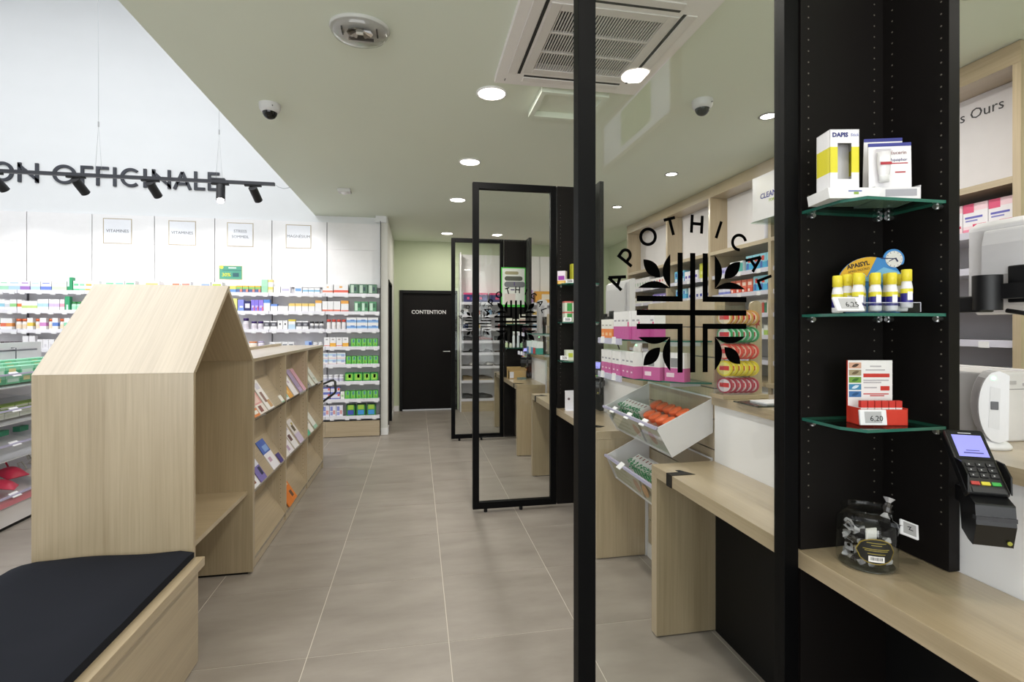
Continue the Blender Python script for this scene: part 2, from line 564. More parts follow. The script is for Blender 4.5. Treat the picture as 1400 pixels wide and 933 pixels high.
# air conditioning cassette
ax0, ax1, ay0, ay1 = .44, 1.31, 1.98, 2.90
ac = thing('air_conditioner', 'white four-way cassette air conditioner set in the green ceiling', 'air conditioner', ((ax0 + ax1) / 2, (ay0 + ay1) / 2, CEIL))
z0 = CEIL - .035
gx0, gx1, gy0, gy1 = ax0 + .185, ax1 - .185, ay0 + .20, ay1 - .20
b = M()
b.box(ax0, ay0, z0, ax1, gy0, CEIL).box(ax0, gy1, z0, ax1, ay1, CEIL).box(ax0, gy0, z0, gx0, gy1, CEIL).box(gx1, gy0, z0, ax1, gy1, CEIL)
b.build('fascia_panel', C('f2efed', .5), ac)
b = M().box(gx0, gy0, CEIL - .004, gx1, gy1, CEIL)
b.build('intake_recess', C('1e1d1c', .9, 0, .1), ac)
b = M(); n = 36
for k in range(n):
    x = gx0 + (gx1 - gx0) * (k + .5) / n
    b.box(x - .0027, gy0, z0 - .003, x + .0027, gy1, z0 + .003)
b.build('grille_slats', C('dcd8d4', .5), ac, kind='stuff')
for k in (1, 2):
    y = gy0 + (gy1 - gy0) * k / 3
    M().box(gx0, y - .006, z0 - .004, gx1, y + .006, z0 + .008).build('grille_bar', C('dcd8d4', .5), ac)
M().box(gx0 - .05, gy0 - .05, z0 - .006, gx0, gy1 + .05, z0).box(gx1, gy0 - .05, z0 - .006, gx1 + .05, gy1 + .05, z0).box(gx0, gy0 - .05, z0 - .006, gx1, gy0, z0).box(gx0, gy1, z0 - .006, gx1, gy1 + .05, z0).build('grille_frame', C('dedad6', .5), ac, bevel=.002)
for (a0, b0, a1, b1) in ((ax0 + .055, ay0 + .13, ax0 + .105, ay1 - .13), (ax1 - .105, ay0 + .13, ax1 - .055, ay1 - .13), (ax0 + .15, ay0 + .055, ax1 - .15, ay0 + .10), (ax0 + .15, ay1 - .10, ax1 - .15, ay1 - .055)):
    lv = M().box(a0, b0, z0 - .005, a1, b1, z0 + .004).build('air_louvre', C('e6e2df', .5), ac, bevel=.002)
    if a1 - a0 < b1 - b0:
        s = 1 if a0 < .8 else -1
        xs = a1 + .012 if s > 0 else a0 - .012
        M().box(xs - .008, b0, z0 - .0015, xs + .008, b1, z0 + .002).build('outlet_slot', C('2a2928', .8), lv)
    else:
        s = 1 if b0 < 2.4 else -1
        ys = b1 + .012 if s > 0 else b0 - .012
        M().box(a0, ys - .008, z0 - .0015, a1, ys + .008, z0 + .002).build('outlet_slot', C('2a2928', .8), lv)
M().box(ax0 + .05, ay1 - .06, z0 - .001, ax0 + .055, ay1 - .035, z0 + .002).build('corner_mark', C('555555', .6), ac)

hx0, hx1, hy0, hy1 = .735, 1.16, 2.95, 3.33
hatch = thing('access_hatch', 'square sage access hatch with raised rim beside the air conditioner', 'hatch', ((hx0 + hx1) / 2, (hy0 + hy1) / 2, CEIL))
q = .03
M().box(hx0, hy0, CEIL - .04, hx1, hy0 + q, CEIL).box(hx0, hy1 - q, CEIL - .04, hx1, hy1, CEIL).box(hx0, hy0 + q, CEIL - .04, hx0 + q, hy1 - q, CEIL).box(hx1 - q, hy0 + q, CEIL - .04, hx1, hy1 - q, CEIL).build('rim', SAGE, hatch)
M().box(hx0 + q, hy0 + q, CEIL - .004, hx1 - q, hy1 - q, CEIL).build('lid', SAGE, hatch)


def dome(x, y, lab):
    t = thing('dome_camera', lab, 'security camera', (x, y, CEIL), 'dome security cameras')
    M().lathe([(.066, 0, 0), (.066, -.012, 0), (.062, -.038, 0), (.050, -.052, 0), (.044, -.054, 0)], (x, y, CEIL), 28, caps=False).build('housing', C('d6d6d6', .4), t)
    M().lathe([(.046, -.052, 0), (.042, -.068, 0), (.030, -.085, 0), (.014, -.094, 0), (0, -.096, 0)], (x, y, CEIL), 28, caps=False).build('smoked_dome', C('0c0c0e', .08), t)
    M().cyl((x + .03, y - .055, CEIL - .028), (x + .032, y - .064, CEIL - .028), .003, 8).build('screw', C('555555', .4), t)


dome(-.945, 3.535, 'white dome camera with dark lens on ceiling above the wooden house')
dome(1.797, 2.967, 'white dome camera with dark lens on ceiling seen through the glass')

# emergency light: clear lens on a shallow white base
ex, ey = -.273, 2.541
em = thing('emergency_light', 'oval clear-lensed emergency light on the ceiling, facets inside', 'emergency light', (ex, ey, CEIL))
M().lathe([(.140, 0, 0), (.142, -.012, 0), (.132, -.018, 0), (0, -.018, 0)], (ex, ey, CEIL), 40, sy=.80, caps=False).build('base', C('c9c9c4', .3), em)
M().lathe([(.136, -.016, 0), (.133, -.032, 0), (.118, -.052, 0), (.085, -.068, 0), (.04, -.076, 0), (0, -.077, 0)], (ex, ey, CEIL), 40, sy=.80, caps=False).build('clear_lens', thin_glass('prismatic_lens', (.88, .88, .88), 2.0, .12), em)
b = M()
for k in range(10):
    a0, a1 = 2 * math.pi * k / 10, 2 * math.pi * (k + 1) / 10
    z = CEIL - .03
    b.add([(ex + .062 * math.cos(a0), ey + .05 * math.sin(a0), z), (ex + .062 * math.cos(a1), ey + .05 * math.sin(a1), z), (ex + .02 * math.cos(a1), ey + .016 * math.sin(a1), CEIL - .019), (ex + .02 * math.cos(a0), ey + .016 * math.sin(a0), CEIL - .019)], [(0, 1, 2, 3)], k % 3)
b.build('reflector', [C('d8d8d8', .15, 1.0), C('8a8a88', .2, 1.0), C('4a4c48', .3, 1.0)], em)
M().box(ex - .085, ey - .03, CEIL - .03, ex - .078, ey + .03, CEIL - .018).box(ex + .078, ey - .03, CEIL - .03, ex + .085, ey + .03, CEIL - .018).box(ex - .06, ey + .06, CEIL - .03, ex + .06, ey + .067, CEIL - .018).build('lamp_holder', C('222222', .4), em)
M().cyl((ex - .016, ey, CEIL - .03), (ex + .016, ey, CEIL - .03), .008, 10).build('lamp', C('e8e4d8', .2), em)

sx, sy = -.754, 5.571
sd = thing('motion_detector', 'small white square motion detector on the ceiling near the track', 'detector', (sx, sy, CEIL))
M().box(sx - .065, sy - .055, CEIL - .035, sx + .065, sy + .055, CEIL).build('housing', C('d9dad8', .45), sd, bevel=.006)
M().lathe([(.036, -.035, 0), (.03, -.047, 0), (.012, -.055, 0), (0, -.056, 0)], (sx, sy, CEIL), 20, caps=False).build('lens', C('f2f2f2', .3), sd)

# wood-framed light box hung over the near desk; the photograph shows it mirrored in the near pane
hs = thing('hanging_sign', 'wood-framed light box with green square hung over the near desk, mirrored in glass', 'sign', (1.05, .26, 2.29))
M().box(1.03, -.15, 2.29, 1.07, .67, 2.315).box(1.03, -.15, 2.545, 1.07, .67, 2.57).box(1.03, -.15, 2.315, 1.07, -.125, 2.545).box(1.03, .645, 2.315, 1.07, .67, 2.545).build('frame', WY, hs)
M().box(1.035, -.125, 2.315, 1.065, .645, 2.545).build('light_panel', C('d8dcee', .5, emit=1.1), hs)
M().box(1.0335, .12, 2.35, 1.035, .46, 2.53).build('green_print', C('7fa05a', .5, emit=.6), hs)
for y in (0.0, .52):
    M().cyl((1.05, y, 2.57), (1.05, y, CEIL), .004, 8).build('hanging_rod', METAL, hs)

# ------------------------------------------------------------------ suspended light track
TY, TZ = 5.62, 2.90
tr = thing('light_track', 'black light track hung on wires before the white upper wall', 'track', (-3.3, TY, TZ))
M().box(-5.6, TY - .017, TZ - .016, -1.455, TY + .017, TZ + .016).build('rail', C('26282f', .45), tr)
M().tube([(-1.455, TY, TZ), (-1.42, TY, TZ - .025), (-1.37, TY, TZ - .04), (-1.325, TY, TZ - .03), (XSOF + .004, TY, CEIL + .01)], .004, 6).build('feed_cable', C('b8bcc0', .5), tr)
for x in (-3.07, -1.985):
    wv = M().tube([(x, TY, TZ + .5), (x, TY, HIGH)], .0014, 5).tube([(x - .03, TY, TZ + .016), (x, TY, TZ + .5), (x + .03, TY, TZ + .016)], .0014, 5).build('hanging_wire', C('b4b8bc', .4), tr)
    M().cyl((x, TY, TZ + .48), (x, TY, TZ + .53), .006, 8).build('wire_gripper', METAL, wv)
M().box(-2.06, TY - .02, TZ + .016, -1.93, TY + .02, TZ + .034).build('feed_box', C('26282f', .45), tr)


def track_head(x, aim, lit, lab):
    t = thing('track_spotlight', lab, 'spotlight', (x, TY, TZ - .016), 'spotlights on the track')
    M().box(x - .085, TY - .015, TZ - .034, x + .075, TY + .015, TZ - .0165).build('adapter', DARK, t)
    p = Vector((x, TY, TZ - .034)); q = Vector((x, TY, TZ - .065))
    M().cyl(p, q, .007, 10).build('stem', DARK, t)
    dr = (Vector(aim) - q).normalized()
    a = q - dr * .025 ; e = q + dr * .14
    M().cyl(a, e, .041, 24, mcap=0).build('barrel', C('17171a', .5), t)
    M().cyl(e + dr * .0005, e + dr * .002, .031, 20).build('lens', C('fff8ee', emit=30.0 if lit else 12.0), t)
    if lit:
        M().cyl(e + dr * .0025, e + dr * .02, .030, 16, caps=True).build('frosted_tip', C('fffaf2', emit=22.0), t)
    light('track_beam', 'SPOT', e + dr * .03, POWER_TRACK * (1.6 if lit else 1), (1, .97, .95), t, aim=aim, spot_size=math.radians(85 if lit else 75), spot_blend=.6, shadow_soft_size=.03)


track_head(-1.66, (-1.45, 7.0, 1.75), False, 'black cylindrical track spotlight at the right end of the track')
track_head(-1.97, (-1.75, 4.9, 0.8), True, 'track spotlight with its glowing lens showing, second from the right end')
track_head(-2.61, (-2.40, 7.0, 1.75), False, 'black cylindrical track spotlight in front of the letter N')
track_head(-3.26, (-3.03, 7.0, 1.75), False, 'black cylindrical track spotlight in front of the letters OF')
track_head(-3.95, (-3.6, 7.0, 1.6), False, 'black cylindrical track spotlight, second from the left on the track')
track_head(-4.7, (-4.4, 7.0, 1.6), False, 'black cylindrical track spotlight, leftmost on the track')

# ------------------------------------------------------------------ wall lettering, strokes of even width


def arc(cx, cz, rx, rz, a0, a1, n=22):
    return [(cx + rx * math.cos(math.radians(a0 + (a1 - a0) * i / n)), cz + rz * math.sin(math.radians(a0 + (a1 - a0) * i / n))) for i in range(n + 1)]


def glyph(ch, W, H, w, y0, y1):
    """capital of width W, height H, stroke w; lower left at 0,0; front at y0"""
    b = M(); hw = w / 2
    if ch == 'O':
        n = 32
        for i in range(n):
            a0, a1 = 2 * math.pi * i / n, 2 * math.pi * (i + 1) / n
            rx, rz = W / 2, H / 2
            P = lambda r0, r1, a: (W / 2 + r0 * math.cos(a), H / 2 + r1 * math.sin(a))
            b.prism([P(rx, rz, a0), P(rx, rz, a1), P(rx - w, rz - w, a1), P(rx - w, rz - w, a0)], 'y', y0, y1)
    elif ch == 'N':
        b.stroke([(hw, 0), (hw, H)], w, y0, y1).stroke([(W - hw, 0), (W - hw, H)], w, y0, y1)
        b.prism([(0, H), (0, H - w * 1.3), (W, 0), (W, w * 1.3)], 'y', y0, y1)
    elif ch in 'FE':
        b.stroke([(hw, 0), (hw, H)], w, y0, y1).stroke([(w, H - hw), (W, H - hw)], w, y0, y1).stroke([(w, H * .52), (W * .95, H * .52)], w, y0, y1)
        if ch == 'E': b.stroke([(w, hw), (W, hw)], w, y0, y1)
    elif ch == 'I':
        b.stroke([(W / 2, 0), (W / 2, H)], w, y0, y1)
    elif ch == 'C':
        R = H / 2 - hw
        b.stroke(arc(H / 2, H / 2, R, R, 48, 312, 28), w, y0, y1)
    elif ch == 'A':
        b.stroke([(hw * 1.1, 0), (W / 2, H - hw)], w, y0, y1).stroke([(W - hw * 1.1, 0), (W / 2, H - hw)], w, y0, y1).stroke([(W * .22, H * .3), (W * .78, H * .3)], w, y0, y1)
    elif ch == 'L':
        b.stroke([(hw, 0), (hw, H)], w, y0, y1).stroke([(w, hw), (W, hw)], w, y0, y1)
    elif ch == 'T':
        b.stroke([(W / 2, 0), (W / 2, H - w)], w, y0, y1).stroke([(0, H - hw), (W, H - hw)], w, y0, y1)
    elif ch == 'H':
        b.stroke([(hw, 0), (hw, H)], w, y0, y1).stroke([(W - hw, 0), (W - hw, H)], w, y0, y1).stroke([(w, H * .52), (W - w, H * .52)], w, y0, y1)
    elif ch == 'P':
        r = H * .27
        b.stroke([(hw, 0), (hw, H)], w, y0, y1).stroke([(w, H - hw), (W - r, H - hw)] + arc(W - r, H - hw - r, r - hw * 0, r, 88, -88, 12) + [(W - r, H - hw - 2 * r), (w, H - hw - 2 * r)], w, y0, y1)
    return b


YW = 6.93
sign = thing('wall_lettering', 'large dark letters ON OFFICINALE on the white upper wall', 'lettering', (-3.4, YW, 3.14))
INK = C('33363f', .5)
for ch, u0, u1 in (('O', -12, 17.9), ('N', 23.6, 52), ('O', 71, 103.6), ('F', 109.7, 126.4), ('F', 131, 148), ('I', 154, 158.6), ('C', 164, 189.7), ('I', 195.4, 200), ('N', 207.4, 233), ('A', 235.7, 262), ('L', 265, 280), ('E', 283.7, 299.5)):
    x0, x1 = onY(u0, YW), onY(u1, YW)
    H = .232
    g = glyph(ch, x1 - x0, H, .034, YW, YW + .0195)
    g.xf(Matrix.Translation((x0, 0, 3.128)))
    g.build('letter', INK, sign)
# ------------------------------------------------------------------ glass partitions, display corners, desks, counters
FT = 2.523
FX0, FX1 = .415, 1.0715
ST = (1.272, 3.835, 6.298)
WHICH = ('nearest', 'middle', 'farthest')
HOOKINK = C('020202', .8, 0, .02)


def lens_pts(a, b, bulge, n=12, flat=False):
    """outline between a and b: an arc on one side, on the other the mirrored arc or the straight chord"""
    a, b = Vector(a), Vector(b); d = b - a; nr = Vector((-d.y, d.x)).normalized()
    up = [a + d * t + nr * bulge * 4 * t * (1 - t) for t in [i / n for i in range(n + 1)]]
    dn = [] if flat else [a + d * t - nr * bulge * 4 * t * (1 - t) for t in [i / n for i in range(n - 1, 0, -1)]]
    return [tuple(p) for p in up + dn]


def emblem_mesh():
    y0, y1 = -.0008, 0
    b = M(); R = .166; w = .0155
    b.box(-w / 2, y0, -R, w / 2, y1, R).box(-R, y0, -w / 2, -w / 2, y1, w / 2).box(w / 2, y0, -w / 2, R, y1, w / 2)
    for sx in (-1, 1):
        for sz in (-1, 1):
            P = lambda pts: [(sx * p[0], sz * p[1]) for p in pts]
            b.prism(P([(.0305, R), (.0455, R), (.0455, .0455), (R, .0455), (R, .0305), (.0305, .0305)]), 'y', y0, y1)
            b.prism(P(lens_pts((.0675, .161), (.0675, .067), .0225, flat=True)), 'y', y0, y1)
            b.prism(P(lens_pts((.0675, .067), (.1615, .067), .019, flat=True)), 'y', y0, y1)
            b.prism(P(lens_pts((.0975, .096), (.1465, .145), .017)), 'y', y0, y1)
    return b.mesh('emblem', [HOOKINK])


EMB = emblem_mesh()
ARCW = [('A', -70.5, .048), ('P', -53.5, .032), ('O', -33.5, .052), ('T', -15.5, .034), ('H', 3, .039), ('I', 19.3, .012), ('C', 36.5, .05), ('A', 54, .048), ('L', 70, .03)]
GL = []
for ch, an, wd in ARCW:
    hh = .05
    g = glyph(ch, wd, hh, .0084, -.0008, 0).xf(Matrix.Translation((-wd / 2, 0, -hh / 2)))
    GL.append((g.mesh('letter', [HOOKINK]), an))


def partition(i, Y):
    t = thing('glass_partition', WHICH[i] + ' black steel framed glass partition with the leaf-cross emblem', 'partition', (.745, Y, 0), 'glass partitions along the desks')
    y0, y1 = Y, Y + .043
    zb = .028
    for x0, x1 in ((FX0, FX0 + .048), (FX1 - .0455, FX1)):
        M().box(x0, y0, zb, x1, y1, FT).build('post', BLACK, t, bevel=.0015)
    M().box(FX0 + .048, y0, FT - .05, FX1 - .0455, y1, FT).build('top_rail', BLACK, t, bevel=.0015)
    M().box(FX0 + .048, y0, zb, FX1 - .0455, y1, zb + .05).build('bottom_rail', BLACK, t, bevel=.0015)
    M().box(FX0 + .048, Y + .019, zb + .05, FX1 - .0455, Y + .025, FT - .05).build('pane', GLASS, t)
    for x in (FX0 + .1, FX1 - .28):
        M().cyl((x, Y + .021, 0), (x, Y + .021, zb), .014, 12).build('foot', DARK, t)
    cx, cz = .7525, 1.459
    share('emblem', EMB, t, (cx - .745, .0188, cz))
    for me, an in GL:
        a = math.radians(an)
        share('letter', me, t, (cx - .745 + .241 * math.sin(a), .0188, cz + .006 + .241 * math.cos(a)), (0, a, 0))


DZ, DT = .78, .05
SHZ = (1.750, 1.455, 1.160)
PX0, PX1, PT = 1.079, 1.356, .037      # back panel spans PX0..PX1, side panel is PT thick beyond


def glass_shelf_mesh(Y, z, depth=.192):
    pts = [(PX0 + .002, Y - .002), (PX1 - .002, Y - .002), (PX1 - .002, Y - depth + .008), (PX0 + .035, Y - depth + .008), (PX0 + .002, Y - .135)]
    return M().prism(pts, 'z', z - .008, z, 0, 1)


def corner(i, Y):
    t = thing('corner_display', ('tall black corner display panel beside the ' + WHICH[i] + ' glass partition'), 'display panel', (1.2, Y, 0), 'black corner displays')
    M().box(PX0, Y, DZ + .001, PX1 + PT - .003, Y + .038, FT).build('back_panel', BPANEL, t, bevel=.001)
    M().box(PX0, Y, .03, 1.366, Y + .038, DZ - DT - .001).build('lower_panel', BPANEL, t)
    M().box(PX1, Y - .19, .783, PX1 + PT - .003, Y, FT).build('side_panel', BPANEL, t, bevel=.001)
    h = M()
    z = .9
    while z < 2.4:
        for x in (PX0 + .025, PX1 - .03):
            h.cyl((x, Y - .0006, z), (x, Y, z), .0024, 6)
        for y in (Y - .03, Y - .17):
            h.cyl((PX1 - .0006, y, z), (PX1, y, z), .0024, 6)
        z += .032
    h.build('peg_holes', C('6b665c', .5), t, kind='stuff')
    for z in (SHZ if i < 2 else SHZ[1:]):
        s = glass_shelf_mesh(Y, z).build('glass_shelf', [SHELFGLASS, GREENEDGE], t)
        for (x, y, dx, dy) in ((PX0 + .025, Y, 0, -1), (PX1 - .03, Y, 0, -1), (PX1, Y - .03, -1, 0), (PX1, Y - .17, -1, 0)):
            M().cyl((x, y, z - .014), (x + dx * .022, y + dy * .022, z - .014), .006, 10).cyl((x + dx * .014, y + dy * .014, z - .022), (x + dx * .014, y + dy * .014, z - .0082), .006, 10).build('shelf_pin', METAL, s)


DX0, DX1 = 1.072, 1.39
SPAN = ((.36, 2.197), (2.936, 4.725), (5.434, 7.113))


def desk(i, y0, y1):
    t = thing('consultation_desk', WHICH[i] + ' pale oak consultation desk with solid end panels', 'desk', ((DX0 + DX1) / 2, (y0 + y1) / 2, 0), 'oak consultation desks')
    M().box(DX0, y0, DZ - DT, DX1, y1, DZ).build('desktop', WY, t, bevel=.001)
    for a, c in ((y0, y0 + .05), (y1 - .05, y1)):
        M().box(DX0, a, .006, DX1, c, DZ - DT - .0005).build('end_panel', WZ, t, bevel=.001)
        M().cyl((DX0 + .04, (a + c) / 2, 0), (DX0 + .04, (a + c) / 2, .006), .015, 10).cyl((DX1 - .04, (a + c) / 2, 0), (DX1 - .04, (a + c) / 2, .006), .015, 10).build('glide', DARK, t)
    M().box(DX1 - .022, y0 + .05, .0, DX1 - .002, y1 - .05, DZ - DT - .001).build('modesty_panel', DARK, t)
    # black bag hook folded over the front edge near each end
    for yy, s in ((y1 - .17, 1), (y0 + .17, -1)):
        M().box(DX0 - .003, yy - .0225, DZ - DT - .003, DX0, yy + .0225, DZ + .002).prism([(DX0, yy - .022), (DX0 + .11, yy - .022), (DX0 + .075, yy + s * .05), (DX0 + .055, yy + s * .05), (DX0 + .058, yy + .022), (DX0, yy + .022)], 'z', DZ + .0005, DZ + .002).build('bag_hook', DARK, t)


CT0, CT1 = 1.05, 1.09


def counter(i, y0, y1):
    t = thing('dispensing_counter', 'white fronted ' + WHICH[i] + ' dispensing counter with an oak top behind the desk', 'counter', (1.7, (y0 + y1) / 2, 0), 'dispensing counters')
    M().box(1.392, y0, .0, 1.41, y1, CT0).build('fascia', LAM, t)
    M().box(1.41, y0 + .001, 0, 2.02, y0 + .02, CT0).box(1.41, y1 - .02, 0, 2.02, y1 - .001, CT0).build('side_panel', LAM, t)
    c0, c1 = ST[i] - .2, ST[i] + .048        # notch for the display corner
    M().box(1.376, y0, CT0 + .0005, 1.41, c0, CT1).box(1.376, c1, CT0 + .0005, 1.41, y1, CT1).box(1.41, y0, CT0 + .0005, 2.06, y1, CT1).build('worktop', WY, t)


for i, Y in enumerate(ST):
    partition(i, Y)
    corner(i, Y)
    desk(i, *SPAN[i])
    counter(i, SPAN[i][0], SPAN[i][1] - (.005 if i == 0 else 0))


# ------------------------------------------------------------------ slatted gondolas between the stations, with bins
def bin_box(t_name, lab, y0, y1, zf, zb, xf_top, xf_bot, cat='bin'):
    """open sloping bin seen from its end: clear front, white ends"""
    xb = 1.398
    zt_f, zb_f, zt_b, zb_b = zf
    t = thing(t_name, lab, cat, ((xf_bot + xb) / 2, (y0 + y1) / 2, zb_f))
    prof = [(xb, zb_b), (xb, zt_b), (xf_top, zt_f), (xf_bot, zb_f)]
    for a, c in ((y0, y0 + .006), (y1 - .006, y1)):
        M().prism([(p[0], p[1]) for p in prof], 'y', a, c).build('end_panel', C('e4e2e4', .35), t)
    M().add([(xf_bot, y0 + .006, zb_f), (xb, y0 + .006, zb_b), (xb, y1 - .006, zb_b), (xf_bot, y1 - .006, zb_f), (xf_bot, y0 + .006, zb_f + .005), (xb, y0 + .006, zb_b + .005), (xb, y1 - .006, zb_b + .005), (xf_bot, y1 - .006, zb_f + .005)],
            [(0, 1, 2, 3), (7, 6, 5, 4), (0, 4, 5, 1), (1, 5, 6, 2), (2, 6, 7, 3), (3, 7, 4, 0)]).build('floor_panel', C('e8e6e8', .35), t)
    dx = .004
    M().add([(xf_bot, y0 + .006, zb_f), (xf_bot, y1 - .006, zb_f), (xf_top, y1 - .006, zt_f), (xf_top, y0 + .006, zt_f), (xf_bot + dx, y0 + .006, zb_f), (xf_bot + dx, y1 - .006, zb_f), (xf_top + dx, y1 - .006, zt_f), (xf_top + dx, y0 + .006, zt_f)],
            [(0, 3, 2, 1), (4, 5, 6, 7), (0, 1, 5, 4), (1, 2, 6, 5), (2, 3, 7, 6), (3, 0, 4, 7)]).build('clear_front', ACRYL, t)
    M().box(xf_top - .008, y0, zt_f - .006, xf_top + .006, y1, zt_f + .008).build('price_rail', C('b9b6d2', .3), t)
    M().box(xb - .008, y0, zt_b, xb, y1, zt_b + .008).build('back_rail', C('d6d6dc', .3), t)
    return t


def gap_gondola(i, y0, y1, lab):
    t = thing('slatwall_gondola', lab, 'display stand', (1.43, (y0 + y1) / 2, 0))
    z = .09; k = 0
    while z < 1.55:
        z1 = min(z + .148, 1.566)
        M().box(1.405, y0, z, 1.46, y1, z1 - .006).build('slat', WZ, t)
        z = z1
    M().box(1.418, y0 + .002, .09, 1.455, y1 - .002, 1.56).build('groove_channel', C('8d8d93', .35, .6), t)
    M().box(1.40, y0, 0, 1.46, y1, .088).build('plinth', C('e4e2de', .5), t)
    for z in (1.15, 1.352):
        pts = [(1.398, y0 + .01), (1.398, y1 - .01), (1.085, y1 - .01), (1.092, y0 + .42), (1.12, y0 + .27), (1.19, y0 + .14), (1.29, y0 + .05)]
        s = M().prism(pts, 'z', z - .008, z, 0, 1).build('glass_shelf', [SHELFGLASS, GREENEDGE], t)
        M().box(1.074, y0 + .36, z - .03, 1.084, y1 - .012, z + .004).build('price_rail', C('c7c5dc', .25), s)
        for yy in (y0 + .42, y1 - .12):
            M().prism([(1.066, z - .026), (1.074, z - .026), (1.074, z + .012), (1.070, z + .012)], 'y', yy, yy + .045).build('price_tag', C('efeff2', .4), s)
        for yy in (y0 + .12, y1 - .12):
            M().box(1.24, yy, z - .03, 1.404, yy + .006, z - .0085).build('bracket', C('c9c9ce', .3), s)
    return t


G0 = gap_gondola(0, 2.212, 2.925, 'oak slatwall display between the nearest and middle desks, with glass shelves')
G1 = gap_gondola(1, 4.74, 5.42, 'oak slatwall display between the middle and farthest desks')
B0 = bin_box('display_bin', 'upper sloping white bin with clear front holding orange jars', 2.216, 2.90, (.94, .80, 1.075, .91), 0, 1.106, 1.186)
B1 = bin_box('display_bin', 'lower sloping white bin below the one with the orange jars', 2.216, 2.90, (.645, .505, .78, .61), 0, 1.117, 1.18)
for t, z in ((B0, .94), (B1, .645)):
    for y in ((2.72, 2.52, 2.33) if t is B0 else (2.62,)):
        x = 1.104
        M().prism([(x - .012, z - .012), (x + .02, z + .016), (x + .018, z + .02), (x - .014, z - .008)], 'y', y, y + .052).build('price_tag', C('f2f2f4', .4), t)

ORC, WCAP = C('e2622c', .4), C('f4f2ec', .4)
jar_me = M().lathe([(.029, 0, 0), (.031, .004, 0), (.031, .040, 1), (.0345, .041, 1), (.0345, .062, 1), (.032, .066, 1), (0, .067, 1)], seg=18).mesh('jar', [WCAP, ORC])
FS = math.atan2(.11, .212)                       # slope of the bin floor
NB = Vector((-math.sin(FS), 0, math.cos(FS)))


def on_bin(x, zf, up):
    p = Vector((x, 0, zf + .11 * (x - 1.186) / .212 + .0065)) + NB * up
    return p.x, p.z


for lay in range(2):
    for r in range(3 - lay):
        for c in range(5):
            if lay == 1 and c == 4 and r == 0: continue
            x, z = on_bin(1.226 + r * .072 + lay * .036, .80, .002 + lay * .069)
            place('orange_jar', jar_me, (x + random.uniform(-.002, .002), 2.262 + c * .0715 + lay * .012, z), 'white jar with round orange lid, %s along, %s row, %s layer of the upper bin' % (ORD[c], ('front', 'middle', 'back')[r], ('lower', 'top')[lay]), 'jar', 'orange-lidded jars in the upper bin', rot=(0, -FS + random.uniform(-.06, .06), 0))
sachet = M()
sachet.box(-.035, -.0185, 0, .035, .0185, .085, 0).box(-.0354, -.019, .0855, .0354, .019, .1, 1).box(-.0362, -.014, .02, -.0352, .014, .07, 2)
sach_me = sachet.mesh('carton', [C('eeeee6', .45), C('f5f5f2', .45), C('2f9a63', .45)])
leaf = M()
for k in range(5):
    a = k * 1.256
    leaf.add([(0, 0, .0), (.02 * math.cos(a), .02 * math.sin(a), .012), (.026 * math.cos(a + .3), .026 * math.sin(a + .3), .004), (.014 * math.cos(a + .7), .014 * math.sin(a + .7), .01)], [(0, 1, 2), (0, 2, 3)], 0)
dot_me = M().box(-.009, -.005, 0, .009, .005, .0006).mesh('dot', [C('8a3a30', .5)])
leaf_me = leaf.xf(Matrix.Scale(.74, 4)).mesh('bow', [C('2e9b63', .4)])
for bi, (zz, lab) in enumerate(((.845, 'upper'), (.545, 'lower'))):
    for c in range(7):
        y = (2.625 if bi == 0 else 2.49) + c * .041
        x_, z_ = on_bin(1.285, (.80, .505)[bi], (.022, .012)[bi])
        o = place('gift_carton', sach_me, (x_, y, z_), 'white carton tied with green ribbon, %s from the aisle end of the %s bin' % (ORD[c], lab), 'carton', 'green-ribboned cartons in the %s bin' % lab, rot=(0, -FS, 0))
        share('ribbon_bow', leaf_me, o, (-.04, 0, .075), (0, -.8, c))
        share('ribbon_bow', leaf_me, o, (-.03, 0, .1005), (0, -.3, c + 1))
        share('print_dot', dot_me, o, (.018, 0, .1005))
for c in range(3):
    place('red_packet', carton_mesh(.05, .03, .09, [(1, 'd9452a')], ((.1, .5, .9, .8, 'f0e6d8'),)), (1.33, 2.28 + c * .055, .605), 'small red packet standing at the near end of the lower bin, %s' % ORD[c], 'packet', 'red packets in the lower bin', rz=-1.4 + c * .1)
# printed card behind the clear front of the upper bin, round sticker on the lower one
def front_card(t, top, bot, jars):
    """printed card just inside the clear front; top and bot are (x, z) of the front panel"""
    d_ = Vector((top[0] - bot[0], 0, top[1] - bot[1])); n_ = Vector((-d_.z, 0, d_.x)).normalized()

    def pt(y, q, off=0.0):
        p = Vector((bot[0], y, bot[1])) + d_ * q - n_ * .006 + n_ * off
        return p
    M().quad(pt(2.87, .06), pt(2.23, .06), pt(2.23, .92), pt(2.87, .92)).build('front_card', C('dfe2cf', .5), t)
    dots = M()
    for i in range(9):
        for j in range(4):
            p = pt(2.85 - i * .026, .15 + j * .2, .0006); dots.cyl(p, p + n_ * .0004, .008, 8)
    dots.build('printed_dots', C('aebd9c', .5), t, kind='stuff')
    for k, (y, cc) in enumerate(((2.54, 'd9a08a'), (2.44, 'e6ddd0'), (2.35, 'cf8d72'), (2.28, 'e6ddd0'))[:jars]):
        p = pt(y, .45, .0006)
        M().cyl(p, p + n_ * .0005, .038, 18).build('printed_jar', C(cc, .4), t)
    M().quad(pt(2.5, .1, .0012), pt(2.47, .1, .0012), pt(2.44, .85, .0012), pt(2.47, .85, .0012)).build('printed_stripe', C('6a6a66', .5), t)


front_card(B0, (1.106, .94), (1.186, .80), 4)
front_card(B1, (1.117, .645), (1.18, .505), 1)
M().cyl((1.136, 2.40, .585), (1.139, 2.40, .586), .034, 18).build('round_sticker', C('b98f63', .4), B1)

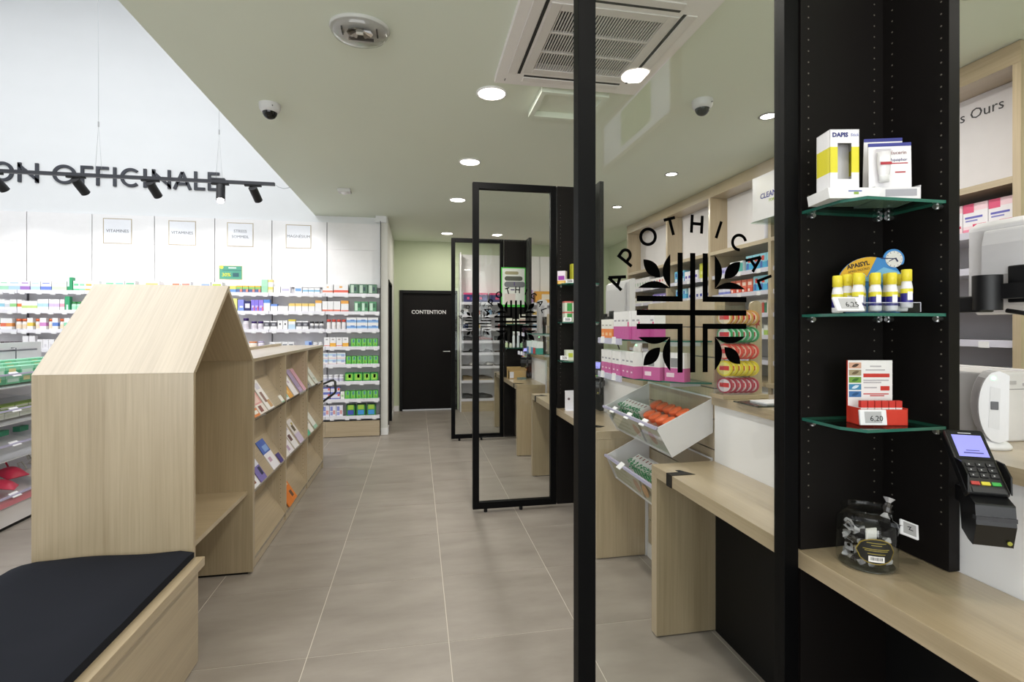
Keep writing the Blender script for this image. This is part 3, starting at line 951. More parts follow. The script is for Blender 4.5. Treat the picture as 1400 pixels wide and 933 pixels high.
# cartons on the two glass shelves
RG = {0: 'lower', 1: 'upper'}
pk = lambda c: carton_mesh(.05, .06, .135, [(.47, c), (.53, 'f0eeee')], ((.2, .62, .8, .68, '9a9aa4'), (.3, .2, .7, .26, 'f4dbe8')))
for k in range(8):
    y = 2.86 - k * .053 - (.012 if k >= 3 else 0)
    place('pink_carton', pk('c95f9e'), (1.115 + (.012 if k > 4 else 0), y, 1.15), 'white and pink carton, %s from the far end of the lower glass shelf' % ORD[k], 'carton', 'pink cartons on the lower glass shelf', rz=-math.pi / 2)
for k, (x, y, r) in enumerate(((1.19, 2.398, -1.15), (1.264, 2.310, -1.0))):
    place('pink_carton', carton_mesh(.105, .06, .14, [(.47, 'c95f9e'), (.53, 'f0eeee')], ((.32, .5, .68, .82, '8e8e90'), (.1, .15, .5, .3, 'f4dbe8'))), (x, y, 1.15), 'wide pink and white carton with grey round print, %s from the near end' % ORD[1 - k], 'carton', 'pink cartons on the lower glass shelf', rz=r)
for k in range(3):
    place('orange_carton', carton_mesh(.055, .06, .11, [(.5, 'ee8a3c'), (.5, 'f2f0ea')], ((.2, .66, .8, .72, 'a8a29a'), (.2, .15, .8, .3, 'f6c79a'))), (1.12, 2.87 - k * .058, 1.352), 'white and orange carton, %s from the far end of the upper glass shelf' % ORD[k], 'carton', 'orange cartons on the upper glass shelf', rz=-math.pi / 2)
for k in range(7):
    place('magenta_carton', carton_mesh(.052, .06, .15, [(.46, 'c4559c'), (.54, 'f0eeef')], ((.2, .64, .8, .7, 'a6a2ac'),) + (((.6, .45, .9, .62, 'd8407f'),) if k in (3, 5, 6) else ())), (1.125 + (.05 if k > 5 else 0) + (.012 if k > 3 else 0), 2.69 - k * .054, 1.352), 'white and magenta carton, %s after the orange ones on the upper shelf' % ORD[k], 'carton', 'magenta cartons on the upper glass shelf', rz=-math.pi / 2)
# the farther gondola carries a few packs as well
for k in range(5):
    place('teal_packet', carton_mesh(.08, .06, .12, [(.5, ('3a9a8c', 'c8362e', '4aa0c8', 'e8e4dc', '5a8ac4')[k]), (.5, 'e8eef0')]), (1.18, 4.85 + k * .1, 1.15), '%s packet, %s from the near end of the far slatwall shelf' % (('teal', 'red', 'light blue', 'white', 'blue')[k], ORD[k]), 'packet', rz=-math.pi / 2)

# ------------------------------------------------------------------ wooden house
HX0, HX1, HY0, HY1, HE, HR = -1.52, -.928, 2.347, 3.15, 1.226, 1.625
ym = (HY0 + HY1) / 2
T = .02
house = thing('wooden_playhouse', 'pale oak house-shaped nook with pitched roof and a seat inside', 'playhouse', ((HX0 + HX1) / 2, ym, 0))
sl = math.atan2(HR - HE, ym - HY0)
M().box(HX0, HY0, .0, HX1, HY0 + T, HE - .0005).build('near_wall', WZ, house, bevel=.0008)
M().box(HX0, HY1 - T, .012, HX1, HY1, HE - .0005).build('far_wall', WZ, house, bevel=.0008)
tz = T / math.cos(sl)
sln = math.hypot(HR - HE, ym - HY0)
for sgn, ye in ((1, HY0), (-1, HY1)):
    # slope board in its own frame: x along the ridge, z up the slope, y through the thickness
    hw_ = (HX1 - HX0) / 2
    o = M().prism([(0, 0), (0, sln), (T, sln - T * math.tan(sl)), (T, T / math.tan(sl))], 'x', -hw_, hw_).build('roof_slope', WZ, None, world=False)
    o.parent = house
    R = Matrix(((sgn, 0, 0), (0, sgn * math.sin(sl), sgn * math.cos(sl)), (0, -math.cos(sl), math.sin(sl))))
    o.matrix_local = Matrix.Translation((0, ye - ym, HE)) @ R.to_4x4()
M().prism([(HY0 + T, .012), (HY1 - T, .012), (HY1 - T, HE), (ym, HR - tz - .001), (HY0 + T, HE)], 'x', HX0, HX0 + .018).build('back_panel', WZ, house)
M().box(HX0 + .018, HY0 + T, .455, HX1 - .03, HY1 - T, .478).build('seat', WX, house, bevel=.0008)
M().box(HX1 - .3, HY1 - .013, 0, HX1 - .03, HY1 - .004, .012).build('glide', DARK, house)

# bench with cushion in front of it
BX1, BY1, BY0 = -.909, 2.345, .7
bench = thing('storage_bench', 'low pale oak storage bench under a black cushion', 'bench', (-1.23, 1.5, 0))
M().box(-1.55, BY0, .008, BX1, BY1 - .001, .411).build('body', WY, bench, bevel=.001)
M().box(-1.57, BY0, .4115, BX1 + .026, BY1 - .001, .449).build('top_board', WY, bench, bevel=.0015)
cush = M()
nx, ny = 12, 30
cx0, cx1, cy0, cy1 = -1.548, -.922, BY0 + .02, BY1 - .006
grid = []
for j in range(ny + 1):
    for i in range(nx + 1):
        u, v = i / nx, j / ny
        x, y = cx0 + (cx1 - cx0) * u, cy0 + (cy1 - cy0) * v
        e = min(u, 1 - u) * (cx1 - cx0); e2 = min(v, 1 - v) * (cy1 - cy0)
        z = .492 - .012 * math.exp(-(e / .02)) - .010 * math.exp(-(e2 / .02)) + .004 * math.sin(9 * u + 17 * v) * min(1, e / .1) + .006 * math.exp(-((y - 1.75 - .25 * (u - .5)) / .025) ** 2) * (1 - u) - .004 * math.exp(-((y - 1.62 - .2 * u) / .04) ** 2)
        grid.append((x, y, z))
n0 = len(grid)
cush.add(grid, [(j * (nx + 1) + i, j * (nx + 1) + i + 1, (j + 1) * (nx + 1) + i + 1, (j + 1) * (nx + 1) + i) for j in range(ny) for i in range(nx)], 0, True)
rim = [j for j in range(nx + 1)] + [(k + 1) * (nx + 1) - 1 for k in range(1, ny + 1)] + [ny * (nx + 1) + i for i in range(nx - 1, -1, -1)] + [k * (nx + 1) for k in range(ny - 1, 0, -1)]
vs = [grid[k] for k in rim] + [(grid[k][0], grid[k][1], .4505) for k in rim]
n = len(rim)
cush.add(vs, [(i, n + i, n + (i + 1) % n, (i + 1) % n) for i in range(n)], 0)
cush.add(vs[n:], [tuple(range(n))[::-1]], 0)


def fabric():
    m, nt, b = nm('black_fabric')
    n = nt.nodes.new('ShaderNodeTexNoise'); n.inputs['Scale'].default_value = 900
    cr = nt.nodes.new('ShaderNodeValToRGB')
    cr.color_ramp.elements[0].color = (.006, .007, .010, 1); cr.color_ramp.elements[1].color = (.016, .018, .026, 1)
    nt.links.new(n.outputs['Fac'], cr.inputs['Fac']); nt.links.new(cr.outputs['Color'], b.inputs['Base Color'])
    b.inputs['Roughness'].default_value = .9
    b.inputs['Specular IOR Level'].default_value = .15
    return m


FABRIC = fabric()
co = cush.build('bench_cushion', FABRIC)
tag(co, 'flat black fabric seat cushion lying on the oak bench', 'cushion')

# ------------------------------------------------------------------ leaflet rack
RX0, RX1, RY0, RY1, RT = -1.30, -.93, 3.152, 5.355, 1.236
CY = [3.152, 3.89, 4.615, 5.355]
rack = thing('leaflet_rack', 'low pale oak leaflet rack with three columns of sloping shelves', 'rack', ((RX0 + RX1) / 2, (RY0 + RY1) / 2, 0))
M().box(RX0, RY0, RT - .02, RX1, RY1, RT).build('top_board', WY, rack, bevel=.0008)
M().box(RX0 - .02, RY0, .012, RX0, RY1 - .1, RT + .022).build('back_board', WZ, rack, bevel=.0008)
M().box(RX0, RY0 + .02, .012, RX0 + .012, RY1 - .02, RT - .02).box(-1.075, RY0 + .02, .06, -1.063, RY1 - .02, RT - .0205).build('centre_panel', WZ, rack)
for k, y in enumerate(CY):
    a, c = (y, y + .02) if k == 0 else ((y - .02, y) if k == 3 else (y - .01, y + .01))
    M().box(RX0 + .012, a, .03 if k < 3 else .006, RX1, c, RT - .0205).build('upright', WZ, rack, bevel=.0008)
h = M()
for k in (1, 2, 3):
    yy = CY[k] - (.02 if k == 3 else .01) - .0005
    z = .16
    while z < RT - .08:
        h.cyl((RX1 - .035, yy, z), (RX1 - .035, yy + .0005, z), .003, 6)
        z += .032
h.build('peg_holes', C('6b5a3c', .6), rack, kind='stuff')
LIPS = (.878, .463, .075)
SDIR = Vector((-.130, 0, .206)).normalized()
for col in range(3):
    ya, yb = CY[col] + (.02 if col == 0 else .01), CY[col + 1] - (.02 if col == 2 else .01)
    for row, lz in enumerate(LIPS):
        b = M().prism([(RX1 - .002, lz), (RX1 - .012, lz - .004), (RX1 - .142, lz + .200), (RX1 - .132, lz + .206)], 'y', ya, yb)
        s = b.build('sloping_shelf', WY, rack)
        M().prism([(RX1 - .0015, lz - .006), (RX1 + .0015, lz - .006), (RX1 + .0015, lz + .010), (RX1, lz + .010), (RX1, lz - .0045), (RX1 - .0015, lz - .0045)], 'y', ya, yb).build('lip', ACRYL, s)
M().box(RX1 - .045, RY0, .006, RX1 - .012, RY1, .06).build('plinth', WY, rack)


def leaflet(col, row, y, wd, ht, bands, dec, lab, lift=0.0, th=.004):
    me = carton_mesh(wd, th, ht, bands, dec)
    lz = LIPS[row]
    # local: front -Y -> towards aisle (+X) leaning back along the slope
    zax = SDIR; xax = Vector((0, 1, 0)); yax = zax.cross(xax)
    R = Matrix((xax, yax, zax)).transposed()
    nrm = -yax if (-yax).x > 0 else yax
    o = bpy.data.objects.new('leaflet', me); COL.objects.link(o)
    o.matrix_world = Matrix.Translation(Vector((RX1 - .0105, y, lz + .004)) + nrm * (th / 2 + .0062 + lift)) @ R.to_4x4()
    tag(o, lab, 'leaflet', 'leaflets on the oak rack')


PH = lambda c: ((.1, .45, .9, .92, c),)
leaflet(0, 0, 3.235, .11, .15, [(.35, 'e58a4a'), (.65, 'cfdcee')], ((.1, .5, .5, .8, '4a6aa8'), (.3, .1, .9, .25, 'f2efe8')), 'blue and orange leaflet at the near end of the top tier')
leaflet(0, 0, 3.37, .145, .21, [(.3, 'efe6e0'), (.7, 'e3a4a2')], ((.1, .35, .8, .7, 'f0cfc6'), (.2, .05, .6, .25, '8a4f48')), 'large pink leaflet on the top tier of the first column')
leaflet(0, 0, 3.53, .13, .215, [(.4, 'efeceb'), (.6, 'f2efee')], ((.25, .25, .6, .6, '8f6d66'), (.5, .05, .95, .3, 'c9a06f'), (.2, .7, .8, .9, 'd4d2e0')), 'white leaflet with a brown photo beside the pink one')
leaflet(0, 0, 3.83, .07, .055, [(1, 'f1f0ea')], ((0, .0, 1, .12, '8ac0a0'),), 'small white card at the far end of the top tier, first column')
leaflet(1, 0, 3.957, .1, .15, [(.5, 'e4e6ea'), (.5, 'f0f0ee')], ((.1, .5, .7, .9, '30333a'), (.5, .1, .9, .3, '8fc0a8')), 'black and white leaflet, first on the top tier of the middle column')
leaflet(1, 0, 4.07, .11, .19, [(.55, 'e2a545'), (.45, 'e08f86')], ((.1, .2, .5, .35, 'f0c880'),), 'orange-yellow leaflet on the top tier of the middle column')
leaflet(1, 0, 4.22, .13, .215, [(.9, 'efecf0'), (.1, 'e4d8e6')], ((.3, .5, .6, .6, 'c9b8cc'),), 'white leaflet between the yellow and lilac ones')
leaflet(1, 0, 4.40, .11, .215, [(1, 'a493b8')], ((.1, .05, .9, .2, 'bfa8cf'),), 'lilac leaflet on the top tier of the middle column')
leaflet(1, 0, 4.53, .09, .21, [(1, 'd9a9bf')], (), 'pink leaflet at the far end of the top tier, middle column')
leaflet(2, 0, 4.70, .12, .2, [(.45, '9a98a0'), (.55, 'dedbd6')], ((.2, .1, .8, .35, '5a5c66'),), 'grey photo leaflet, first on the top tier of the last column')
leaflet(2, 0, 4.87, .12, .215, [(1, 'dfe3dc')], ((.2, .6, .8, .8, 'b8c4bc'),), 'pale green-white leaflet, second on the top tier of the last column')
leaflet(2, 0, 5.05, .13, .215, [(1, 'd6d9d2')], ((.2, .2, .8, .3, 'b4c0b6'),), 'pale grey leaflet, third on the top tier of the last column')
leaflet(0, 1, 3.235, .11, .17, [(1, 'ecebf0')], ((.2, .5, .6, .75, '3b3340'), (.3, .12, .6, .3, '8a4a3c')), 'white leaflet with dark oval photos on the second tier near end')
leaflet(0, 1, 3.37, .12, .215, [(.45, '7c70b4'), (.55, 'dfe0f0')], ((.1, .5, .55, .95, '3d5fb0'), (.55, .15, .9, .4, '2d2c50')), 'blue and violet leaflet on the second tier of the first column')
leaflet(0, 1, 3.66, .15, .215, [(.55, 'eceaf2'), (.45, '4866b8')], ((.15, .25, .5, .4, 'c2a0b8'), (.3, .6, .9, .8, '86a8e0')), 'blue-topped white leaflet alone on the second tier')
leaflet(0, 1, 3.80, .07, .07, [(1, '4a3f86')], (), 'small purple leaflet edge behind the blue-topped one')
leaflet(1, 1, 3.957, .1, .13, [(1, 'ece8e6')], ((.1, .6, .5, .9, 'b8a4a0'),), 'small white leaflet at the near end of the second tier, middle column')
leaflet(1, 1, 4.08, .13, .21, [(1, 'e9e4ec')], ((.1, .45, .7, .7, '7d5f8c'), (.1, .1, .5, .3, 'b59ab8')), 'white leaflet with purple photo, middle column second tier')
leaflet(1, 1, 4.24, .13, .215, [(1, 'ece9ec')], ((.1, .3, .6, .55, '6a4a48'), (.1, .7, .9, .8, 'c8c0d0')), 'white leaflet with brown photo, middle column second tier')
leaflet(1, 1, 4.43, .14, .215, [(.4, 'cfc2dc'), (.6, 'e4dfe0')], ((.25, .5, .7, .75, '5c5238'), (.5, .75, .8, .85, 'b8a850')), 'lilac-edged leaflet with a dark photo, far end of second tier')
leaflet(2, 1, 4.70, .11, .14, [(.75, '5fbf9f'), (.25, 'eaf2ee')], ((.3, .3, .6, .55, '20785c'),), 'teal green leaflet on the second tier of the last column')
leaflet(2, 1, 4.84, .12, .16, [(1, 'edebe8')], ((.2, .5, .8, .8, '6b6468'),), 'white leaflet with grey photo beside the teal one')
leaflet(2, 1, 5.02, .13, .215, [(.15, 'a8d0ba'), (.85, 'e9ebe6')], ((.2, .65, .5, .8, '77777c'),), 'tall white leaflet at the far end of second tier, last column')
leaflet(1, 2, 4.04, .13, .2, [(1, 'd97a2c')], ((.2, .6, .8, .75, 'f0b078'),), 'orange booklet, front copy, on the bottom tier', lift=.0068, th=.006)
leaflet(1, 2, 4.17, .13, .2, [(1, 'e07f30')], ((.2, .62, .8, .78, 'f6d8b4'), (.3, .15, .7, .4, '6a4a38')), 'orange booklet with a face photo on the bottom tier', th=.006)

# basket stack whose handle shows past the end of the rack
bk = thing('shopping_basket', 'shopping basket behind the rack end, its dark loop handle sticking out', 'basket', (-1.17, 5.6, 0))
M().prism([(-1.30, 0), (-1.03, 0), (-1.0, .56), (-1.33, .56)], 'y', 5.42, 5.78).build('body', C('3a4440', .5), bk)
M().tube([(-1.03, 5.46, .56), (-1.02, 5.48, .80), (-.88, 5.50, .862), (-.855, 5.50, .865), (-.838, 5.50, .85), (-.832, 5.50, .75), (-.845, 5.50, .73), (-1.02, 5.52, .60), (-1.04, 5.54, .56)], .012, 8).build('handle', C('2a2f2e', .4), bk)
# ------------------------------------------------------------------ goods and devices at the nearest station
Y0 = ST[0]


def local(name, mats, b, parent, loc=(0, 0, 0), rot=(0, 0, 0), **kw):
    o = b.build(name, mats, None, world=False, **kw)
    o.parent = parent; o.location = loc; o.rotation_euler = rot
    return o


def price_tag(loc, lab, rz=0.0, s=1.0, tilt=-.5, txt='6,90', name='price_tag'):
    """electronic shelf label: white case with grey display, leaning back"""
    t = thing(name, lab, 'price tag', (loc[0], loc[1], loc[2] + .004), 'electronic price tags', rz)
    w_, h_ = .062 * s, .036 * s
    R = (tilt, 0, 0)
    local('case', C('ededf0', .4), M().box(-w_ / 2, -.003, 0, w_ / 2, .004, h_), t, rot=R, bevel=.0015)
    local('display', C('b4b4b6', .35), M().box(-w_ * .33, -.0036, h_ * .14, w_ * .3, -.003, h_ * .88), t, rot=R)
    me = text_mesh(txt, h_ * .5, .0002)
    me.materials.append(C('1b1b1d', .5))
    share('price', me, t, Matrix.Rotation(tilt, 4, 'X') @ Vector((w_ * .1, -.0039, h_ * .42)), (math.pi / 2 + tilt, 0, 0))
    return t


# top shelf
z = SHZ[0] + .0006
t = thing('stick_carton', 'white and yellow DAPIS Stick carton with a cut-out window on the top shelf', 'carton', (1.104, 1.17, z + .028), rz=-.2)
wd, dp, hh = .076, .06, .158
b = M()
for (z0_, z1_, k) in ((0, .045, 0), (.045, .112, 1), (.112, hh, 0)):
    b.box(-wd / 2, -dp / 2, z0_, -wd / 2 + .0015, dp / 2, z1_, k).box(wd / 2 - .0015, -dp / 2, z0_, wd / 2, dp / 2, z1_, k).box(-wd / 2, dp / 2 - .0015, z0_, wd / 2, dp / 2, z1_, 0)
    if k == 0: pass
for (z0_, z1_, k) in ((0, .028, 0), (.028, .045, 0), (.045, .112, 1), (.112, .122, 0), (.122, hh, 0)):
    if z0_ >= .027 and z1_ <= .123:
        b.box(-wd / 2, -dp / 2, z0_, -.018, -dp / 2 + .0015, z1_, k).box(.018, -dp / 2, z0_, wd / 2, -dp / 2 + .0015, z1_, k)
    else:
        b.box(-wd / 2, -dp / 2, z0_, wd / 2, -dp / 2 + .0015, z1_, k)
b.box(-wd / 2, -dp / 2, hh - .0015, wd / 2, dp / 2, hh, 0)
local('box', [C('efeef2', .4), C('e3d93c', .4)], b, t)
local('inner_card', C('c9c8cc', .5), M().box(-.016, .0, .0, .03, .002, .13), t)
text('DAPIS', .0155, C('2a2f7a', .5), t, (-.012, -dp / 2 - .0008, .143), world=False, bold=.0006, depth=.0002)
text('Stick', .011, C('8a90c8', .5), t, (.026, -dp / 2 - .0008, .143), world=False, depth=.0002)
t = thing('counter_tray', 'low white cardboard tray under the yellow-banded carton', 'tray', (1.112, 1.165, z), rz=-.2)
local('tray', C('efeff0', .45), M().prism([(-.062, 0), (.062, 0), (.072, .027), (-.066, .027)], 'y', -.05, .045), t)
local('printed_dot', C('8fae4a', .5), M().box(-.0, -.0506, .010, .012, -.05, .016), t)
local('printed_dot', C('5f6fb0', .5), M().box(-.014, -.0506, .017, .02, -.05, .020), t)


def sample_card(lab, loc, rz, tilt, w_, h_, tube):
    t = thing('sample_card', lab, 'carton', loc, 'skin cream cartons on the top shelf', rz)
    R = (tilt, 0, 0)
    b = M().box(-w_ / 2, -.001, 0, w_ / 2, .001, h_, 0).box(-w_ / 2, -.0014, h_ - .009, w_ / 2, .0014, h_, 1).box(-w_ * .02, -.0015, h_ * .58, w_ * .42, -.001, h_ * .60, 2)
    b.box(w_ * .12, -.0016, h_ * .40, w_ * .36, -.001, h_ * .425, 2)
    local('back_card', [C('efedf0', .4), C('3b3f8f', .4), C('b2303c', .4)], b, t, rot=R)
    M4 = Matrix.Rotation(tilt, 4, 'X')
    for s_, sz, zz, xx, colr in (('Eucerin', .013, .80, .2, '8a5a5a'), ('Aquaphor', .0105, .66, .2, '4a4a80')):
        me = text_mesh(s_, sz, .0002); me.materials.append(C(colr, .5))
        share('lettering', me, t, M4 @ Vector((w_ * xx, -.0018, h_ * zz)), (math.pi / 2 + tilt, 0, 0))
    if tube:
        tb = M().lathe([(.012, .012, 1), (.012, .03, 0), (.014, .034, 0), (.016, .06, 0), (.0165, .09, 0)], seg=16, sy=.6)
        tb.add([(-.019, 0, .092), (.019, 0, .092), (.019, .001, .1), (-.019, .001, .1)], [(0, 1, 2, 3), (3, 2, 1, 0)], 0)
        tb.box(-.0135, -.0105, .055, .0135, -.0095, .062, 2)
        local('cream_tube', [C('ebe9ec', .25), C('f4f4f4', .3), C('b2303c', .4)], tb, t, M4 @ Vector((-w_ * .2, -.012, .014)), R)
    return t


sample_card('taller white cream card with a blue top edge, behind on the top shelf', (1.262, 1.188, z + .03), -.3, .04, .098, .158, False)
sample_card('white cream card with a small tube in front, top shelf', (1.218, 1.122, z + .02), -.3, -.02, .104, .132, True)
t = thing('counter_carton', 'white open counter carton holding the cream cards on the top shelf', 'carton', (1.238, 1.152, z), rz=-.3)
b = M().prism([(-.05, 0), (.05, 0), (.05, .07), (.03, .045), (-.05, .035)], 'x', -.055, -.0535).prism([(-.05, 0), (.05, 0), (.05, .07), (.03, .045), (-.05, .035)], 'x', .0535, .055).box(-.055, -.05, 0, .055, -.0485, .03).box(-.055, -.05, 0, .055, .05, .0015)
local('box', C('e9e7ea', .45), b, t)
local('printed_label', C('a9a8b0', .5), M().box(-.03, -.0506, .008, .045, -.05, .026), t)

# middle shelf: bite-relief sticks in an acrylic tray before a printed card
z = SHZ[1] + .0006
t = thing('stick_display', 'clear tray with APAISYL printed backing card, yellow and blue, clock at its top', 'display', (1.205, 1.152, z), rz=-.25)
local('tray_floor', ACRYL, M().box(-.08, -.05, 0, .08, .04, .003), t)
local('tray_front', ACRYL, M().box(-.08, -.05, .003, .08, -.048, .026), t)
local('tray_rim', C('c9c9d6', .2), M().box(-.08, -.0508, .026, .08, -.0475, .0275).box(.0795, -.05, .003, .081, -.048, .026), t)
# backing card: rounded outline (x,z)
out = [(-.065, .0), (.075, 0)] + arc(-.005, .065, .092, .092, -38, 45, 10) + arc(.057, .15, .028, .028, -30, 175, 14) + arc(-.005, .065, .092, .092, 80, 218, 14)
CO = (.016, 0, 0)
cardm = M().prism(out, 'y', .04, .043)
local('backing_card', C('3f86c8', .4), cardm, t, CO)
wedge = arc(-.005, .065, .0915, .0915, 80, 200, 14) + [(-.02, .05), (-.02, .09)]
local('yellow_field', C('d9a820', .4), M().prism(wedge, 'y', .0385, .0399), t, CO)
local('sky_field', C('7cbbe0', .4), M().prism([(-.03, .09), (.03, .128), (.05, .122), (.07, .115), (.085, .085), (.086, .082)], 'y', .0387, .0399), t, CO)
local('clock_face', C('dedcd8', .4), M().cyl((.057, .0399, .15), (.057, .0383, .15), .0225, 24), t, CO)
hd = M().stroke([(.022, .153), (.06, .151)], .0025, .0375, .0382).stroke([(.043, .144), (.06, .153)], .002, .0375, .0382).stroke([(.06, .153), (.066, .143)], .004, .0375, .0382)
for k in range(12):
    a = k * math.pi / 6
    hd.stroke([(.057 + .018 * math.cos(a), .15 + .018 * math.sin(a)), (.057 + .021 * math.cos(a), .15 + .021 * math.sin(a))], .0012, .0378, .0382)
local('clock_hands', C('20244e', .5), hd, t, CO)
local('small_dial', C('8fc4e4', .4), M().cyl((-.03, .0399, .099), (-.03, .0378, .099), .014, 18), t, CO)
text('APAISYL', .0165, C('1c1a16', .5), t, (-.022, .0382, .134), (math.pi / 2, -.22, 0), world=False, bold=.0006, depth=.0002)
text('APRÈS PIQÛRES', .0085, C('3a3420', .5), t, (-.02, .0382, .12), (math.pi / 2, -.2, 0), world=False, depth=.0002)
stick_prof = [(.0125, 0, 0), (.0135, .004, 0), (.0135, .014, 1), (.0135, .038, 2), (.0135, .05, 3), (.0115, .064, 3), (.0105, .069, 4), (.0118, .07, 4), (.0118, .098, 4), (.0105, .1, 4), (0, .1005, 4)]
stick_me = M().lathe(stick_prof, seg=18).mesh('stick', [C('f0eff2', .3), C('2f2a86', .3), C('e3d93c', .3), C('f0eff2', .3), C('ead93a', .35)])
lab_me = M().add([(-.006, -.0139, .02), (.006, -.0139, .02), (.006, -.0139, .042), (-.006, -.0139, .042)], [(0, 1, 2, 3)]).mesh('label', [C('f4f2f6', .4)])
R_ = Matrix.Rotation(-.25, 4, 'Z')
k = 0
spots = [(-.098, .0, 0), (-.064, -.032, .004), (-.02, -.032, .004), (.02, -.032, .004), (.056, -.034, .012), (.068, .002, .004), (-.07, .006, .004), (-.036, .006, .004), (.0, .006, .004), (.036, .006, .006)]
nn = ['leftmost, standing off the tray', 'front row, first', 'front row, second', 'front row, third', 'front row, standing highest', 'rightmost', 'back row, first', 'back row, second', 'back row, third', 'back row, fourth']
for (x, y, dz), nl in zip(spots, nn):
    p = R_ @ Vector((x, y, 0))
    o = place('relief_stick', stick_me, (1.205 + p.x, 1.152 + p.y, z + .0005 + (dz if dz else 0)), 'white and blue stick with yellow cap, ' + nl, 'stick', 'yellow-capped sticks on the middle shelf', rz=-.3)
    share('label', lab_me, o)
price_tag((1.085, 1.108, z), 'tilted white price tag at the left end of the middle shelf', rz=-.15, s=1.15, txt='6,25')

# lower shelf: lip balms in a red counter carton
z = SHZ[2] + .0006
t = thing('balm_display', 'red and white counter carton of lip balms with five small pictures, lower shelf', 'display', (1.207, 1.155, z), rz=-.2)
b = M().box(-.06, .02, 0, .06, .024, .168, 0).box(-.0606, .0195, 0, -.06, .0245, .168, 1)
b.box(-.06, -.03, 0, .064, -.028, .042, 1).box(-.06, -.03, 0, -.0585, .02, .045, 1).box(.0625, -.03, 0, .064, .02, .045, 1).box(-.06, -.03, 0, .064, .02, .002, 1)
local('carton', [C('efecec', .4), C('d03a2a', .4)], b, t)
for k, cc in enumerate(('3f70a8', '3f86b0', '6f9a3c', 'a8987a', 'd8a890')):
    o = local('picture', C(cc, .4), M().box(-.057, .0194, .068 + k * .0195, -.024, .02, .084 + k * .0195), t)
    local('motif', C(('27517f', 'cfe0ee', '3c6a28', '6a5a40', '4a352c')[k], .4), M().prism(lens_pts((-.05, .072 + k * .0195), (-.03, .08 + k * .0195), .004), 'y', .0190, .0194), t)
local('red_bar', C('c8342c', .4), M().box(-.018, .0193, .122, .052, .02, .132).box(.028, .0193, .086, .052, .02, .098), t)
for s_, zz, sz in (('LABELLO', .152, .0), ):
    pass
for zz, x0_, x1_ in ((.15, -.0, .03), (.140, -.012, .04), (.112, -.018, .05), (.106, -.018, .03), (.092, -.016, .018), (.075, -.018, .05), (.07, .0, .038)):
    local('print_line', C('b9b3b8' if zz > .08 else 'c86a68', .5), M().box(x0_, .0195, zz, x1_, .02, zz + .0035), t)
for k in range(6):
    place('lip_balm', carton_mesh(.016, .011, .06, [(.7, 'f0eeee'), (.3, 'c8342c')], ((.1, .3, .9, .45, 'c83a32'),)), (1.162 + k * .018, 1.149 - .0036 * k, z + .0025), 'slim white and red lip balm, %s from the left in the red carton' % ORD[k], 'lip balm', 'lip balms in the red carton', rz=-.2)
price_tag((1.163, 1.118, z), 'upright white price tag before the red lip balm carton', rz=-.2, s=1.1, tilt=-.12, txt='6,20')

# glass jar of wrapped liquorice on the desk
jx, jy = 1.19, 1.165
t = thing('sweet_jar', 'round clear glass jar with oval black label standing on the desk', 'jar', (jx, jy, DZ))
M().lathe([(.055, .001, 0), (.066, .004, 0), (.070, .014, 0), (.070, .112, 0), (.066, .124, 0), (.057, .131, 0), (.056, .150, 0), (.059, .154, 0), (.056, .156, 0)], (jx, jy, DZ), 40, caps=False).build('glass_body', JARGLASS, t)
M().lathe([(0, .0008, 0), (.06, .0008, 0), (.066, .004, 0), (.060, .008, 0), (0, .008, 0)], (jx, jy, DZ), 32, caps=False).build('glass_base', thin_glass('jar_base', (.82, .85, .84), 1.6), t)


def on_jar(a, zz, r=.0712):
    return (jx + r * math.cos(a), jy + r * math.sin(a), DZ + zz)


def patch(w_, h_, zc, ac, r, n=24, oval=True):
    b = M(); ring = []
    for k in range(n):
        q = 2 * math.pi * k / n
        if oval: dx, dz = math.cos(q) * w_, math.sin(q) * h_
        else: dx, dz = [(w_, h_), (-w_, h_), (-w_, -h_), (w_, -h_)][k]
        ring.append(on_jar(ac + dx / r, zc + dz, r))
    cpt = on_jar(ac, zc, r)
    if oval:
        # a few columns keep the patch on the curved wall
        m = 10; cols = []
        for i in range(m + 1):
            dx = w_ * (-1 + 2 * i / m); dz = h_ * math.sqrt(max(0, 1 - (dx / w_) ** 2))
            cols.append((on_jar(ac + dx / r, zc - dz, r), on_jar(ac + dx / r, zc + dz, r)))
    else:
        m = 4; cols = [(on_jar(ac + w_ * (-1 + 2 * i / m) / r, zc - h_, r), on_jar(ac + w_ * (-1 + 2 * i / m) / r, zc + h_, r)) for i in range(m + 1)]
    for i in range(m):
        b.quad(cols[i][0], cols[i + 1][0], cols[i + 1][1], cols[i][1])
    return b


ac_ = math.radians(-118)
patch(.046, .033, .062, ac_, .0706).build('label_rim', C('8d7a2c', .35), t)
lb = patch(.0435, .0305, .062, ac_, .0710).build('label', C('14140f', .35), t)
patch(.018, .0075, .043, ac_, .0714, 4, False).build('barcode_sticker', C('efedea', .45), t)
bb = M(); rr_ = random.Random(3)
x = -.014
while x < .014:
    w_ = rr_.choice((.0008, .0016))
    a0 = ac_ + x / .0716; a1 = ac_ + (x + w_) / .0716
    bb.quad(on_jar(a0, .040, .0716), on_jar(a1, .040, .0716), on_jar(a1, .048, .0716), on_jar(a0, .048, .0716)); x += w_ + .0012
bb.build('barcode', C('1a1a1a', .5), t)
for zz, w_ in ((.084, .022), (.078, .012), (.068, .03), (.064, .026), (.056, .02)):
    patch(w_, .0009, zz, ac_, .0714, 4, False).build('gold_line', C('94863a', .4), t)
rj = random.Random(11)
mats_c = [C('3a3634', .25), C('8d8884', .2), C('b4b2b4', .25), C('8a847e', .2)]


